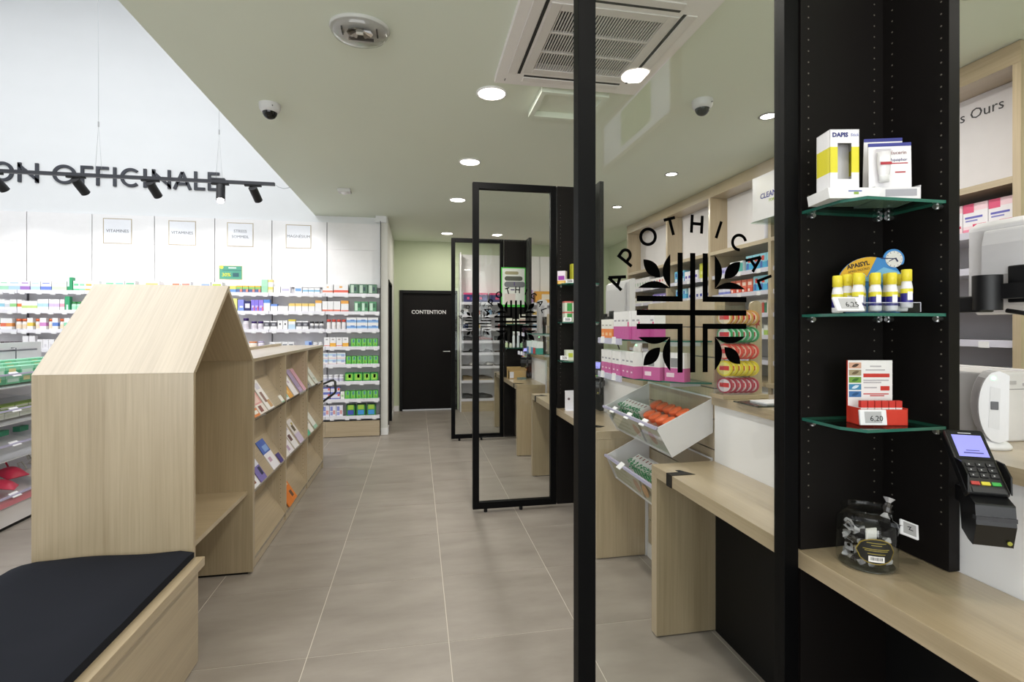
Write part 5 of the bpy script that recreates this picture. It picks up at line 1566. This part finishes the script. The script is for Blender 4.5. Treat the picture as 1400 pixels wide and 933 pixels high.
for r, (z, items) in enumerate(((SZ[3], (('24242a', .875), ('7a3a30', 1.14), ('2a2a2e', 1.42))), (SZ[4], (('17171a', .875), ('3a3432', 1.14), ('8a3c30', 1.42))), (SZ[5], (('e2e0de', .875), ('d8d6d6', 1.15), ('cfcfd4', 1.42))), (SZ[6], (('6a5a3e', .875), ('4a3e30', 1.14), ('5a4632', 1.42))), (SZ[7], (('1c1c1f', .875), ('222226', 1.14), ('4a3e34', 1.42))))):
    nn = ('black and rust', 'black', 'white', 'brown', 'dark')[r]
    for c, (cc, x) in enumerate(items):
        me = shoe_mesh(cc, 'b8a890' if r == 3 else '2a2622', r in (1, 2))
        for s in (0, 1):
            place('sandal', me, (x, SYF + .08 + s * .11, z), '%s sandal, %s one of the %s pair, %s shoe row' % (nn, ('front', 'rear')[s], ORD[c], ORD[r]), 'shoe', 'sandals on the far shelving', rz=.12)
for k, (x, w_) in enumerate(((.86, .2), (1.07, .2), (1.36, .3), (1.68, .28))):
    place('navy_carton', carton_mesh(w_, .16, .16, [(.8, '33306e'), (.2, 'e0487c')], ((.3, .3, .5, .55, 'e0487c'), (.6, .2, .9, .5, '5a58a8'))), (x, SYF + .12, SZ[0]), 'navy carton with pink top band, %s from the left on the far shelving' % ORD[k], 'carton', 'navy cartons on the far shelving')
for k, (x, w_, hh, cc) in enumerate(((1.9, .1, .22, 'b48ac8'), (2.18, .36, .2, 'e8a83c'), (2.6, .3, .18, 'e8d8b8'))):
    place('tall_carton', carton_mesh(w_, .14, hh, [(1, cc)], ((.3, .3, .9, .75, 'eee4d4'),)), (x, SYF + .12, SZ[0]), '%s carton on the top of the far shelving, %s after the navy ones' % (('lilac', 'orange-yellow', 'cream')[k], ORD[k]), 'carton')
for r, z in enumerate((SZ[1], SZ[2])):
    for k in range(9):
        cc = ('d0d4de', '2f3a5a', 'b86a50', 'c8a84a', '7a9ab8', 'e0dce0', '4a78b0', 'c84a40', '8ac0b8')[(k * 2 + r) % 9]
        place('small_pack', carton_mesh(.08, .1, .1 + .02 * ((k + r) % 3), [(.6, cc), (.4, 'e4e2e6')]), (.80 + k * .2, SYF + .1, z), 'small pack with %s band, %s along the %s shelf of far wall' % (('pale', 'navy', 'rust', 'mustard', 'grey blue', 'white', 'blue', 'red', 'aqua')[(k * 2 + r) % 9], ORD[k], ('second', 'third')[r]), 'pack')

# white device hanging by the far counter
t = thing('wall_dispenser', 'tall white rounded dispenser seen through the middle glass partition', 'dispenser', (1.62, 6.5, 1.30))
M().prism(arc(1.62, 1.75, .06, .03, 0, 180, 8) + arc(1.62, 1.33, .06, .03, 180, 360, 8), 'y', 6.46, 6.54).build('shell', C('e6e6ea', .35), t, bevel=.01)
M().box(1.60, 6.452, 1.40, 1.64, 6.46, 1.70).build('front_groove', C('c4c4ca', .4), t)
M().cyl((1.62, 6.5, CT1), (1.62, 6.5, 1.31), .012, 10).build('stem', C('c9c9ce', .4), t)

# ------------------------------------------------------------------ left wall shelving in 0.68 m bays
BAY = [-5.21, -4.53, -3.85, -3.175, -2.495, -1.825, -1.155, -.478]
SH = (1.845, 1.615, 1.387, 1.163, .938, .716, .49, .27)
YFR = 6.777
bname = ('sixth from the corridor, off at the left', 'sixth from the corridor', 'fifth from the corridor', 'fourth from the corridor', 'third from the corridor', 'second from the corridor', 'nearest the corridor')
GAPM = C('6c6a70', .5)
for k in range(7):
    x0, x1 = BAY[k], BAY[k + 1]
    t = thing('shelving_bay', 'white lit wall shelving bay, ' + (bname[k] if k else 'partly out of view at far left'), 'shelving', ((x0 + x1) / 2, 6.94, 0), 'white shelving bays on the left wall')
    M().box(x0 + .003, 6.925, 1.93, x1 - .006, 6.945, 2.43).build('upper_panel', LAM, t)
    M().box(x0 + .003, 6.925, 2.4315, x1 - .006, 6.945, 2.78).build('upper_panel', LAM, t)
    M().box(x0, 6.95, 1.93, x1, 6.96, 2.784).build('backing', GAPM, t)
    M().box(x0, 6.965, .2, x1, 6.98, 1.92).build('back_panel', C('e4e2e6', .45), t)
    M().box(x1 - .008, 6.935, .2, x1 - .001, 6.964, 1.92).build('upright', GAPM, t)
    M().box(x0, YFR, .008, x1 - .002, YFR + .02, .205).build('plinth', WX, t)
    for z in SH:
        s = M().box(x0 + .002, YFR + .012, z - .02, x1 - .003, 6.9335, z).build('shelf', C('e6e5ea', .4), t)
        M().box(x0 + .002, YFR, z - .038, x1 - .003, YFR + .012, z + .004).build('price_rail', C('eae9f0', .35), s)
        ntag = 5 if k < 6 else 4
        rt = random.Random(int(z * 1000) + k * 7)
        for q in range(ntag):
            xx = x0 + .05 + (x1 - x0 - .12) * (q + rt.uniform(-.18, .18)) / (ntag - 1)
            xx = max(x0 + .006, min(x1 - .058, xx))
            M().box(xx, YFR - .004, z - .050, xx + .05, YFR, z - .016).build('price_tag', C('eeeef2', .4), s)
M().box(-.475, 6.80, .008, -.470, 6.84, 2.80).build('gap_shade', DARK, kind='structure')  # dark strip standing in for the shaded gap beside the end bay
M().box(-.535, 6.82, 2.7845, -.40, 6.84, 2.87).build('trim_2', WALLW, kind='structure')


def panel_sign(u0, u1, v_mid, lines, lab):
    y = 6.9235
    x0, x1 = onY(u0, y), onY(u1, y)
    d_ = x0 * math.sin(YAW) + y * math.cos(YAW)
    s = x1 - x0
    zt = 2.735; zb = zt - s * .98
    t = thing('category_sign', lab, 'sign', ((x0 + x1) / 2, y, zb))
    e = .009
    M().box(x0, y - .002, zb, x1, y + .001, zt).build('sheet', C('eceef4', .5), t)
    M().box(x0, y - .003, zb, x0 + e, y - .002, zt).box(x1 - e, y - .003, zb, x1, y - .002, zt).box(x0 + e, y - .003, zb, x1 - e, y - .002, zb + e).box(x0 + e, y - .003, zt - e, x1 - e, y - .002, zt).build('gold_border', C('b5a68c', .4), t)
    for i, l in enumerate(lines):
        text(l, .05, C('6f727c', .5), t, ((x0 + x1) / 2, y - .0031, (zt + zb) / 2 + (.042 if len(lines) > 1 else .0) - i * .07))


panel_sign(141, 180.5, 0, ['VITAMINES'], 'gold-framed white square VITAMINES sign, the one further left')
panel_sign(230.5, 268, 0, ['VITAMINES'], 'gold-framed white square VITAMINES sign, the one further right')
panel_sign(310.5, 346.5, 0, ['STRESS', 'SOMMEIL'], 'gold-framed white square sign STRESS SOMMEIL')
panel_sign(390.7, 425.5, 0, ['MAGNÉSIUM'], 'gold-framed white square sign MAGNÉSIUM')
y = 6.9235
x0, x1 = onY(299.5, y), onY(331.3, y)
t = thing('promotion_poster', 'small green promotion poster with yellow 30% on the white panel', 'poster', ((x0 + x1) / 2, y, 2.015))
M().box(x0, y - .002, 2.015, x1, y + .001, 2.19).build('sheet', C('4f9f88', .5), t)
M().box(x0, y - .0022, 2.015, x1, y - .002, 2.021).box(x0, y - .0022, 2.184, x1, y - .002, 2.19).box(x0, y - .0022, 2.021, x0 + .006, y - .002, 2.184).box(x1 - .006, y - .0022, 2.021, x1, y - .002, 2.184).build('border', C('c9c080', .5), t)
text('30%', .062, C('e0e040', .5), t, (x0 + .085, y - .003, 2.073), bold=.0012)
M().cyl((x0 + .03, y - .002, 2.168), (x0 + .03, y - .0026, 2.168), .022, 18).build('yellow_dot', C('d8dc50', .5), t)
M().box(x0 + .16, y - .0028, 2.05, x0 + .23, y - .002, 2.10).box(x0 + .04, y - .0028, 2.128, x0 + .26, y - .002, 2.134).build('dark_patch', C('2f5f68', .5), t)
M().box(x0 + .11, y - .003, 2.155, x0 + .2, y - .002, 2.170).build('pale_line', C('dfeeea', .5), t)
# ------------------------------------------------------------------ goods on the left wall shelving
W_ = 'f1f1f3'
PY = YFR + .065


def pc(label_noun, u0, u1, h, row, bands, dec=(), what='carton', stack=1, reg='L'):
    return dict(noun=label_noun, u0=u0, u1=u1, h=h, row=row, bands=bands, dec=dec, what=what, stack=stack, reg=reg)


def flat(c, frac=.4, top=W_):
    return [(frac, c), (1 - frac, top)]


ITEMS = []
A = lambda *a, **k: ITEMS.append(pc(*a, **k))
# left of the house -- top shelf
for u0, u1, c in ((-22, -10, 'b8dcc8'), (-10, 3, 'c8d8ec'), (4, 16, 'a8dcc0'), (16, 32, 'b4d4ea'), (32, 45, 'a47ac8'), (46, 59, 'b8d4ea'), (60, 74, '6f86d8'), (75, 85, 'cdeac4'), (85, 95, 'cdeac4')):
    A('white %s carton', u0, u1, .105, 0, flat(c, .42), ((.15, .72, .85, .82, c),))
A('upright green %s display sleeve', 96, 103, .155, 0, [(1, '2f9a68')], ((.0, .3, .4, 1, 'cfe8dc'),))
for u0, u1, c in ((104, 112, '6fce9a'), (112, 120, '8fdcae'), (120, 130, 'f0b45a'), (130, 139, '6fcdb8')):
    A('white %s carton', u0, u1, .115, 0, flat(c, .2), ((.1, .5, .9, .7, c),))
# second
A('purple %s carton', -8, 3, .12, 1, [(1, 'a080b8')])
for u0, u1, h, c in ((4, 11, .12, '9ad0e4'), (11, 18, .11, 'd8dce4'), (18, 27, .12, '9ad890'), (28, 34, .12, 'e8824a')):
    A('white %s carton', u0, u1, h, 1, [(.3, W_), (.3, c), (.4, W_)])
for u0, u1 in ((34, 41), (41, 48), (48, 55)):
    A('white %s carton', u0, u1, .105, 1, [(.2, W_), (.28, 'c8e08a'), (.52, W_)])
for u0, u1, c in ((55.5, 63, 'b4d8ec'), (63, 70, 'b4d8ec'), (71, 78, 'd4c0e4'), (78, 85, 'd4c0e4'), (86, 92, 'f0a8bc')):
    A('white %s carton', u0, u1, .125, 1, [(.3, W_), (.3, c), (.4, W_)])
A('upright green %s display sleeve', 92.5, 99, .16, 1, [(1, '3aa070')], ((.3, .0, .7, .4, 'cfeedd'),))
for u0, u1 in ((100, 107), (107, 114)):
    A('green-capped %s tub', u0, u1, .10, 1, None, ('c4ecd4', '3a8a4a', 'a8e4c4'), 'bottle')
# third
A('green %s jar', -7, 4, .13, 2, None, ('3a8a48', '2f7a3c', 'e8f0e0'), 'bottle')
for u0, u1, c in ((5, 13, 'e8785a'), (13, 21, 'eda05a')):
    A('white %s carton', u0, u1, .13, 2, [(.28, W_), (.3, c), (.42, W_)])
for u0, u1 in ((24, 32), (32.5, 40.5), (51, 58), (69, 75.5), (84, 91)):
    A('orange-capped white %s jar', u0, u1, .125, 2, None, ('eeeae6', 'd8683a', 'f0dcc0'), 'bottle')
for u0, u1, c in ((41.5, 49, 'e8cc5a'), (58.5, 67, 'd890d0'), (75.5, 83, '6a90d8'), (91.5, 99, '8ad8b0')):
    A('white %s carton', u0, u1, .135, 2, [(.3, W_), (.3, c), (.4, W_)])
# fourth, just above the white bin unit
for k in range(5):
    A('dark-brown capped %s bottle', 3 + k * 6.4, 8.8 + k * 6.4, .085, 3, None, ('6a5a60', '4a3438', '8a7a80'), 'bottle')
for u0, u1, h in ((35, 43, .15), (44, 52, .15), (55, 62, .11), (62.5, 70, .11), (70.5, 78, .11)):
    A('plain white %s carton', u0, u1, h, 3, [(1, 'ecebef')], ((.3, .2, .7, .5, 'd4d2da'),))
# tops showing over the ridge
for u0, u1, c in ((147, 160, '8ad8a8'), (160, 173, '9ad8c8'), (174, 188, '7cc4a4'), (200, 221, 'f0c878'), (237, 249, 'e8886a'), (250, 263, 'd89080'), (276, 290, '9ab4e8'), (291, 306, 'c0d850')):
    A('white %s carton', u0, u1, .125, 0, flat(c, .5), ((.1, .65, .9, .8, c),), reg='T')
# right of the house: top shelf
A('pale blue %s carton', 316, 324.5, .08, 0, flat('6f9ad8', .5, 'e0d86a'), reg='R')
for u0, u1 in ((325, 333), (333.5, 341), (342, 350), (350.5, 358)):
    A('multicoloured %s carton', u0, u1, .085, 0, [(.5, '5a6a9c'), (.3, '8ac06a'), (.2, 'e0b84a')], ((.6, .1, 1, .5, 'e08a7a'),), reg='R')
A('tall mint %s carton', 359, 367.5, .165, 0, [(.5, '9fd4b4'), (.5, 'a8d8bc')], reg='R')
A('tall white and yellow %s carton', 368, 374.5, .165, 0, [(.25, 'f4ecc0'), (.2, 'f0d878'), (.35, W_), (.2, 'f0d488')], reg='R')
A('plain white %s carton', 375.5, 384.5, .08, 0, [(1, W_)], reg='R')
A('white and lilac %s carton', 385.5, 398, .08, 0, [(1, 'ecebf4')], ((.1, .3, .9, .7, 'c8c4dc'),), reg='R')
A('white carton with %s blue swirl', 404, 414, .08, 0, [(1, W_)], ((.1, .3, .9, .75, '7aa8dc'),), reg='R')
for u0, u1 in ((415, 422.5), (423, 430.5), (431, 438)):
    A('white and sky %s carton', u0, u1, .07, 0, [(.3, W_), (.3, '8ac4e4'), (.4, W_)], reg='R')
# second
A('lemon %s carton', 320, 326, .155, 1, [(1, 'e4e48a')], reg='R')
A('blue %s carton', 327, 335, .14, 1, [(.3, '7f9af0'), (.7, '8a90e8')], ((.3, .3, .9, .45, 'e8ecff'),), reg='R')
A('navy carton with a %s white disc', 336, 344, .125, 1, [(1, '2c2c64')], ((.1, .3, .9, .75, 'e8e4f0'),), reg='R')
for u0, u1, c in ((345, 349.8, '8a7ae0'), (350, 355, '8a7ae0'), (355.5, 361.5, '9a80e4')):
    A('violet %s carton', u0, u1, .14, 1, [(1, c)], ((.2, .3, .8, .5, 'd0c8ff'), (.7, 0, 1, .4, 'e0708a')), reg='R')
A('white carton with %s blue top', 362, 370.5, .145, 1, [(.7, W_), (.3, '5f8fdc')], reg='R')
A('lower white carton with %s blue top', 371.5, 380.5, .09, 1, [(.7, W_), (.3, '6f94dc')], reg='R')
A('low plain white %s carton', 381, 395, .065, 1, [(1, W_)], reg='R')
for k in range(4):
    A('white carton with %s yellow top', 396 + k * 9, 404.5 + k * 9, .10, 1, [(.65, W_), (.35, 'f0d27a')], reg='R')
A('tall white carton with %s orange top', 432, 440.5, .14, 1, [(.75, W_), (.25, 'f0b458')], reg='R')
# third
for u0, u1, h in ((333, 341, .14), (344, 352, .10), (353, 361, .10)):
    A('purple-capped white %s bottle', u0, u1, h, 2, None, ('e6e2ea', '3c2468', 'd8d2dc'), 'bottle', reg='R')
for u0, u1 in ((362, 370), (371, 380), (406, 414), (414.5, 422.5)):
    A('white carton with %s dark block', u0, u1, .105, 2, [(.35, W_), (.5, '5a5a62'), (.15, W_)], ((.25, .45, .75, .7, 'a8a8ae'),), reg='R')
for u0, u1 in ((381, 387.5), (388, 394.5)):
    A('white carton with %s dark dot', u0, u1, .11, 2, [(1, W_)], ((.35, .5, .65, .7, '3a3a40'),), reg='R')
A('white and pale blue carton, %s yellow lid', 395.5, 405, .125, 2, [(.5, 'c4dcf0'), (.3, W_), (.2, 'e0cc4a')], reg='R')
for u0, u1 in ((424, 430), (430.5, 436.5), (437, 443)):
    A('white %s jar with black lid', u0, u1, .10, 2, None, ('ececee', '2c2c30', '8a8a90'), 'bottle', reg='R')
# fourth
A('low orange-topped white %s tub', 340, 352, .07, 3, None, ('f2ece4', 'e8925a', 'f4e4d0'), 'bottle', reg='R')
A('white and lilac %s tub', 353, 362, .075, 3, None, ('eae6f0', 'c0b4d4', 'd8d0e4'), 'bottle', reg='R')
for k in range(4):
    A('white %s carton with grey print', 370 + k * 8.4, 378 + k * 8.4, .065, 3, [(1, W_)], ((.15, .3, .85, .6, '7a7e88'),), reg='R')
A('blue and white %s carton', 418, 427, .075, 3, [(1, 'a8c0ec')], ((.6, .2, 1, .8, '3a5aa8'),), reg='R')
for u0, u1 in ((428, 435), (435.5, 442)):
    A('white %s tub', u0, u1, .06, 3, None, ('ececf0', 'f2f2f4', 'c8c8d0'), 'bottle', reg='R')
# bay nearest the corridor
A('white and red %s carton', 442, 456, .12, 0, [(.12, W_), (.2, 'e88a72'), (.68, W_)], ((.4, .6, .6, .75, 'f0c890'),), reg='B')
A('wide white and red %s carton', 457, 476.5, .12, 0, [(.12, W_), (.25, 'e86a58'), (.63, W_)], ((.4, .6, .6, .8, 'f0b86a'),), reg='B')
for u0, u1 in ((478.5, 490), (490.5, 502.5), (503, 515.5)):
    A('dark green %s carton', u0, u1, .125, 0, [(1, '5a7f68')], ((.15, .1, .5, .9, 'c8dccc'), (.55, .3, .8, .7, '3a4f58')), reg='B')
for u0, u1 in ((441.5, 448.5), (449, 456.5), (457, 466)):
    A('white carton with %s red foot', u0, u1, .13, 1, [(.18, 'e8826a'), (.82, W_)], reg='B')
A('white carton with %s orange lid', 467, 477, .14, 1, [(.12, 'd8604a'), (.6, W_), (.28, 'eaa84c')], reg='B')
for u0, u1 in ((485, 494), (494.5, 503.5), (505, 515)):
    A('mid green %s carton', u0, u1, .13, 1, [(1, '5a9a70')], ((.1, .1, .5, .85, 'd0ecd8'), (.5, .4, .9, .8, '3a6a50')), reg='B')
for k in range(4):
    A('white %s bottle with red cap', 447 + k * 6.8, 453 + k * 6.8, .125, 2, None, ('f0eeee', 'd8493a', 'ece8e8'), 'bottle', reg='B')
for u0, u1 in ((474.5, 488), (488.5, 503), (503.5, 517.5)):
    A('white and blue %s carton', u0, u1, .075, 2, [(.15, W_), (.45, '8ab4e4'), (.4, W_)], ((.4, .4, .8, .65, '5a8ad0'),), stack=2, reg='B')
for u0, u1, c in ((444, 451.5, None), (452, 460, 'f0b448'), (460.5, 468.5, None), (469, 477, 'f0b448')):
    A('white carton with %s ' + ('yellow foot' if c else 'red line'), u0, u1, .12, 3, ([(.4, c), (.6, W_)] if c else [(.08, W_), (.08, 'e07a6a'), (.84, W_)]), ((.3, .7, .7, .85, 'b8b4b4'),), reg='B')
GRB = [(.9, '55bf4a'), (.1, '3a9a3c')]
GRD = ((.15, .15, .85, .95, '8ad868'), (.35, .5, .75, .9, '7ac4d8'), (.3, .15, .7, .35, 'a8dc50'))
for k in range(5):
    A('bright green %s pack', 480.3 + k * 7.4, 487 + k * 7.4, .105, 3, GRB, GRD, reg='B')
for u0, u1 in ((441.5, 449.5), (450, 461), (461.5, 473)):
    A('white and pale blue %s carton', u0, u1, .073, 4, [(.12, 'e8c8cc'), (.38, W_), (.35, 'c0dcf0'), (.15, W_)], ((.5, .35, .9, .75, 'a8b8e0'),), stack=2, reg='B')
for k in range(6):
    A('bright green %s pack', 474 + k * 7.35, 480.6 + k * 7.35, .105, 4, GRB, GRD, reg='B')
for k in range(4):
    A('white %s tub with grey label', 441.5 + k * 7.4, 448.5 + k * 7.4, .085, 5, None, ('e8e8f0', 'f2f2f6', 'c4c4d8'), 'bottle', reg='B')
for u0, u1 in ((472.5, 483.8), (484.3, 495.8), (497, 506.5), (507, 517)):
    A('large green %s pack', u0, u1, .11, 5, [(.15, '3a9a44'), (.7, '58c04a'), (.15, '2f8a48')], ((.15, .15, .85, .85, 'a4dc58'), (.4, .4, .7, .8, '6fb8dc')), reg='B')
for u0, u1 in ((441.5, 452), (453, 465.5)):
    A('white blue-striped %s carton', u0, u1, .075, 6, [(.2, '5a66c0'), (.6, 'e8e6f4'), (.2, '7a84cc')], ((.75, .5, .98, .9, 'e86a5a'),), stack=2, reg='B')
A('small white %s carton', 466.3, 471.6, .095, 6, [(1, 'eef2ea')], ((.2, .3, .8, .6, 'b8d8a8'),), reg='B')
for k in range(6):
    A('bright green %s pack', 472.3 + k * 7.6, 479.2 + k * 7.6, .105, 6, GRB, GRD, reg='B')
for u0, u1 in ((441.5, 451), (451.5, 460), (460.5, 469.5)):
    A('white %s carton with blue figures', u0, u1, .14, 7, [(1, 'eceaf4')], ((.1, .5, .5, .9, '8a94d8'), (.55, .2, .9, .55, 'e0a0a0'), (.1, .1, .5, .4, 'a0a8e0')), reg='B')
for u0, u1, c in ((474.3, 486, '4a5ab8'), (488, 500, '4a9ae0'), (502, 514, '4a9ae0')):
    A('large dark green %s pack', u0, u1, .145, 7, [(.85, '2f8a42'), (.15, '1f5a30')], ((.15, .1, .85, .5, c), (.15, .55, .85, .95, 'a4cc4a')), reg='B')

COLN = (('a8dcc0', 'mint'),)


def hue_name(hx):
    import colorsys
    r, g, b = (int(hx[i:i + 2], 16) / 255 for i in (0, 2, 4))
    h, s, v = colorsys.rgb_to_hsv(r, g, b)
    if s < .12: return 'pale' if v > .75 else 'grey'
    h *= 360
    for lim, n in ((18, 'red'), (42, 'orange'), (68, 'yellow'), (100, 'lime'), (150, 'green'), (185, 'teal'), (215, 'sky blue'), (250, 'blue'), (290, 'violet'), (335, 'pink'), (361, 'red')):
        if h < lim: return n


ROWN = ('top', 'second', 'third', 'fourth', 'fifth', 'sixth', 'seventh', 'bottom')
REG = {'L': 'shelf left of house', 'T': 'shelf over house ridge', 'R': 'shelf right of house roof', 'B': 'shelf of corridor-side bay'}
cnt = {}
for it in ITEMS:
    key = (it['reg'], it['row'])
    n = cnt[key] = cnt.get(key, 0) + 1
    x0, x1 = onY(it['u0'], PY), onY(it['u1'], PY)
    w_ = (x1 - x0) * .985; xc = (x0 + x1) / 2
    # keep clear of the uprights between bays
    z = SH[it['row']]
    dep = min(.11, max(.05, w_ * .8))
    noun = it['noun']
    if noun.startswith('white %s carton') and it['bands'] and len(noun) == len('white %s carton'):
        c = it['dec'][0][4] if it['dec'] else it['bands'][1 if it['bands'][0][1] == W_ else 0][1]
        base = ('white and ' + hue_name(c) + ' carton')
    else:
        base = noun.replace('%s ', '')
    for s in range(it['stack']):
        lab = '%s, %s along %s %s' % (base, ORD[n - 1], ROWN[it['row']], REG[it['reg']])
        if it['stack'] > 1: lab = '%s, %s along, %s one, %s %s' % (base, ORD[n - 1], ('lower', 'upper')[s], ROWN[it['row']], REG[it['reg']])
        wds = base.split()
        noun_ = [q for q in wds if q in ('carton', 'bottle', 'jar', 'tub', 'pack', 'sleeve')]
        nme = (noun_[0] if noun_ else 'carton')
        name = {'carton': 'carton', 'bottle': 'bottle', 'jar': 'jar', 'tub': 'tub', 'pack': 'pack', 'sleeve': 'display_sleeve'}[nme]
        if it['what'] == 'bottle':
            body, cap, lb_ = it['dec']
            me = bottle_mesh(w_ / 2, it['h'], body, cap, lb_, .24, .82)
            yy = YFR + .02 + w_ / 2
        else:
            me = carton_mesh(w_, dep, it['h'], it['bands'], it['dec'])
            yy = YFR + .016 + dep / 2
        place(name, me, (xc, yy, z + s * (it['h'] + .0005)), lab, nme if nme != 'sleeve' else 'display', 'goods on the %s %s' % (ROWN[it['row']], REG[it['reg']]))

# ------------------------------------------------------------------ white bin gondola at the far left
gx, gy0, gy1 = -2.83, 3.35, 5.35
g = thing('bin_gondola', 'white free-standing display unit with tiers of sloping clear-fronted bins', 'display stand', (-3.1, 4.3, 0))
M().box(-3.42, gy0, .03, -3.385, gy1, 1.285).build('back_board', C('eceaee', .4), g)
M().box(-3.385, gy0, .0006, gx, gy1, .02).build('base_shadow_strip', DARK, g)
M().box(-3.385, gy0, .0205, gx, gy1, .145).build('plinth', C('e9e7ea', .4), g)
M().tube([(-3.36, gy0 + .1, 1.22), (-3.36, gy1 - .1, 1.22)], .008, 8).build('top_bar', C('8f8f95', .3, .8), g)
for y in (3.8, 4.45, 5.0):
    M().tube([(-3.385, y, 1.24), (-3.35, y, 1.24), (-3.35, y, 1.14)], .004, 6).build('hook', C('77777c', .3, .8), g)
TIERS = ((1.085, .985, 1.17), (.835, .73, .92), (.595, .475, .70), (.235, .15, .40))
for r, (zt, zb, zk) in enumerate(TIERS):
    b = M().add([(gx + .01, gy0, zb), (-3.384, gy0, zk - .1), (-3.384, gy1, zk - .1), (gx + .01, gy1, zb), (gx + .01, gy0, zb + .006), (-3.384, gy0, zk - .094), (-3.384, gy1, zk - .094), (gx + .01, gy1, zb + .006)], [(0, 3, 2, 1), (4, 5, 6, 7), (0, 1, 5, 4), (1, 2, 6, 5), (2, 3, 7, 6), (3, 0, 4, 7)])
    s = b.build('bin_shelf', C('e8e8ec', .35), g)
    M().prism([(gx + .008, zb), (gx + .012, zb), (gx + .042, zt), (gx + .038, zt)], 'y', gy0, gy1).build('clear_front', ACRYL, s)
    M().box(gx + .032, gy0, zt - .006, gx + .048, gy1, zt + .006).build('price_rail', C('bdbad8', .3), s)
    for y in (3.75, 4.12, 4.52, 4.95):
        M().prism([(gx + .02, zt + .012), (gx + .055, zt - .015), (gx + .058, zt - .011), (gx + .023, zt + .016)], 'y', y, y + .075).build('price_tag', C('f2f2f5', .4), s)
    for y in ((4.016, 4.691) if r < 3 else ()):
        M().prism([(gx + .03, zb + .006), (gx + .04, zt - .01), (-3.38, zk - .01), (-3.38, zk - .09)], 'y', y, y + .003).build('divider', ACRYL, s)
gm = carton_mesh(.13, .09, .06, [(.6, '6fcf9c'), (.4, 'a4e4c4')], ((.1, .2, .9, .6, 'd0f0e0'),))
gm2 = carton_mesh(.13, .09, .06, [(.6, '4fae80'), (.4, '8ad8b0')], ((.2, .3, .7, .8, 'e8e0a0'),))
k = 0
for c in range(10):
    for r in range(3):
        k += 1
        x = gx - .06 - r * .105
        z = .985 + (.085) * (gx + .01 - x) / .56 + .012
        for lay in range(2):
            place('green_carton', (gm, gm2)[(c + r + lay) % 2], (x, 3.95 + c * .135, z + lay * .0605 + .004), 'green and white carton, %s along, %s row, %s layer of the top bin' % (ORD[c], ('front', 'middle', 'back')[r], ('lower', 'upper')[lay]), 'carton', 'green cartons in the top gondola bin', rot=(0, 0, math.pi / 2))
for c in range(9):
    for r in range(2):
        x = gx - .07 - r * .12
        z = .73 + .09 * (gx + .01 - x) / .56 + .012
        place('white_packet', carton_mesh(.124, .1, .05, [(.85, 'e2e4da'), (.15, '9ab85a')], ((.1, .2, .9, .6, 'd4dac8'),)), (x, 3.95 + c * .135, z + .012), 'white packet with green edge, %s along, %s row of the second bin' % (ORD[c], ('front', 'rear')[r]), 'packet', 'white packets in the second gondola bin', rz=math.pi / 2)
for c in range(3):
    place('green_pouch', carton_mesh(.09, .05, .04, [(1, '3f9f78')]), (-3.15, 4.35 + c * .2, .578), 'small green pouch, %s along at the back of the third bin' % ORD[c], 'pouch', rz=math.pi / 2)


def pouch_mesh(col, col2):
    b = M(); n = 8
    vs = []
    for j in range(n + 1):
        for i in range(n + 1):
            u, v = i / n, j / n
            vs.append(((u - .5) * .16, (v - .5) * .14, .05 * (math.sin(math.pi * u) * math.sin(math.pi * v)) ** .6 + .004))
    b.add(vs, [(j * (n + 1) + i, j * (n + 1) + i + 1, (j + 1) * (n + 1) + i + 1, (j + 1) * (n + 1) + i) for j in range(n) for i in range(n)], 0, True)
    b.add([(p[0], p[1], .0) for p in (vs[0], vs[n], vs[-1], vs[-1 - n])], [(3, 2, 1, 0)], 0)
    b.tube([(-.08, -.03, .02), (-.12, -.02, .07), (-.12, .02, .07), (-.08, .03, .02)], .006, 6, 1)
    return b.mesh('pouch', [C(col, .4), C(col2, .4)])


for c in range(7):
    red = c < 4
    place('soft_pouch', pouch_mesh('d83a5a' if red else 'e8e6e2', 'b82848' if red else 'cfd2cc'), (gx - .12 - .05 * (c % 2), 3.95 + c * .16, .262 + .05 * (c % 2)), '%s soft pouch with a strap, %s along the bottom bin' % ('red-pink' if red else 'white', ORD[c]), 'pouch', rot=(.0, .25, .4 * ((c % 3) - 1)))
pk_ = M().box(gx + .0285, 4.02, .165, gx + .030, 4.42, .225).build('pink_print', C('e08a98', .5), g)
# small dark scuff lying on the floor tile
o = M().prism([(-.72, 1.93), (-.70, 1.945), (-.69, 1.94), (-.71, 1.925)], 'z', .0, .003).build('litter_scrap', DARK)
tag(o, 'tiny black scrap lying on the floor tile near the bench', 'scrap')
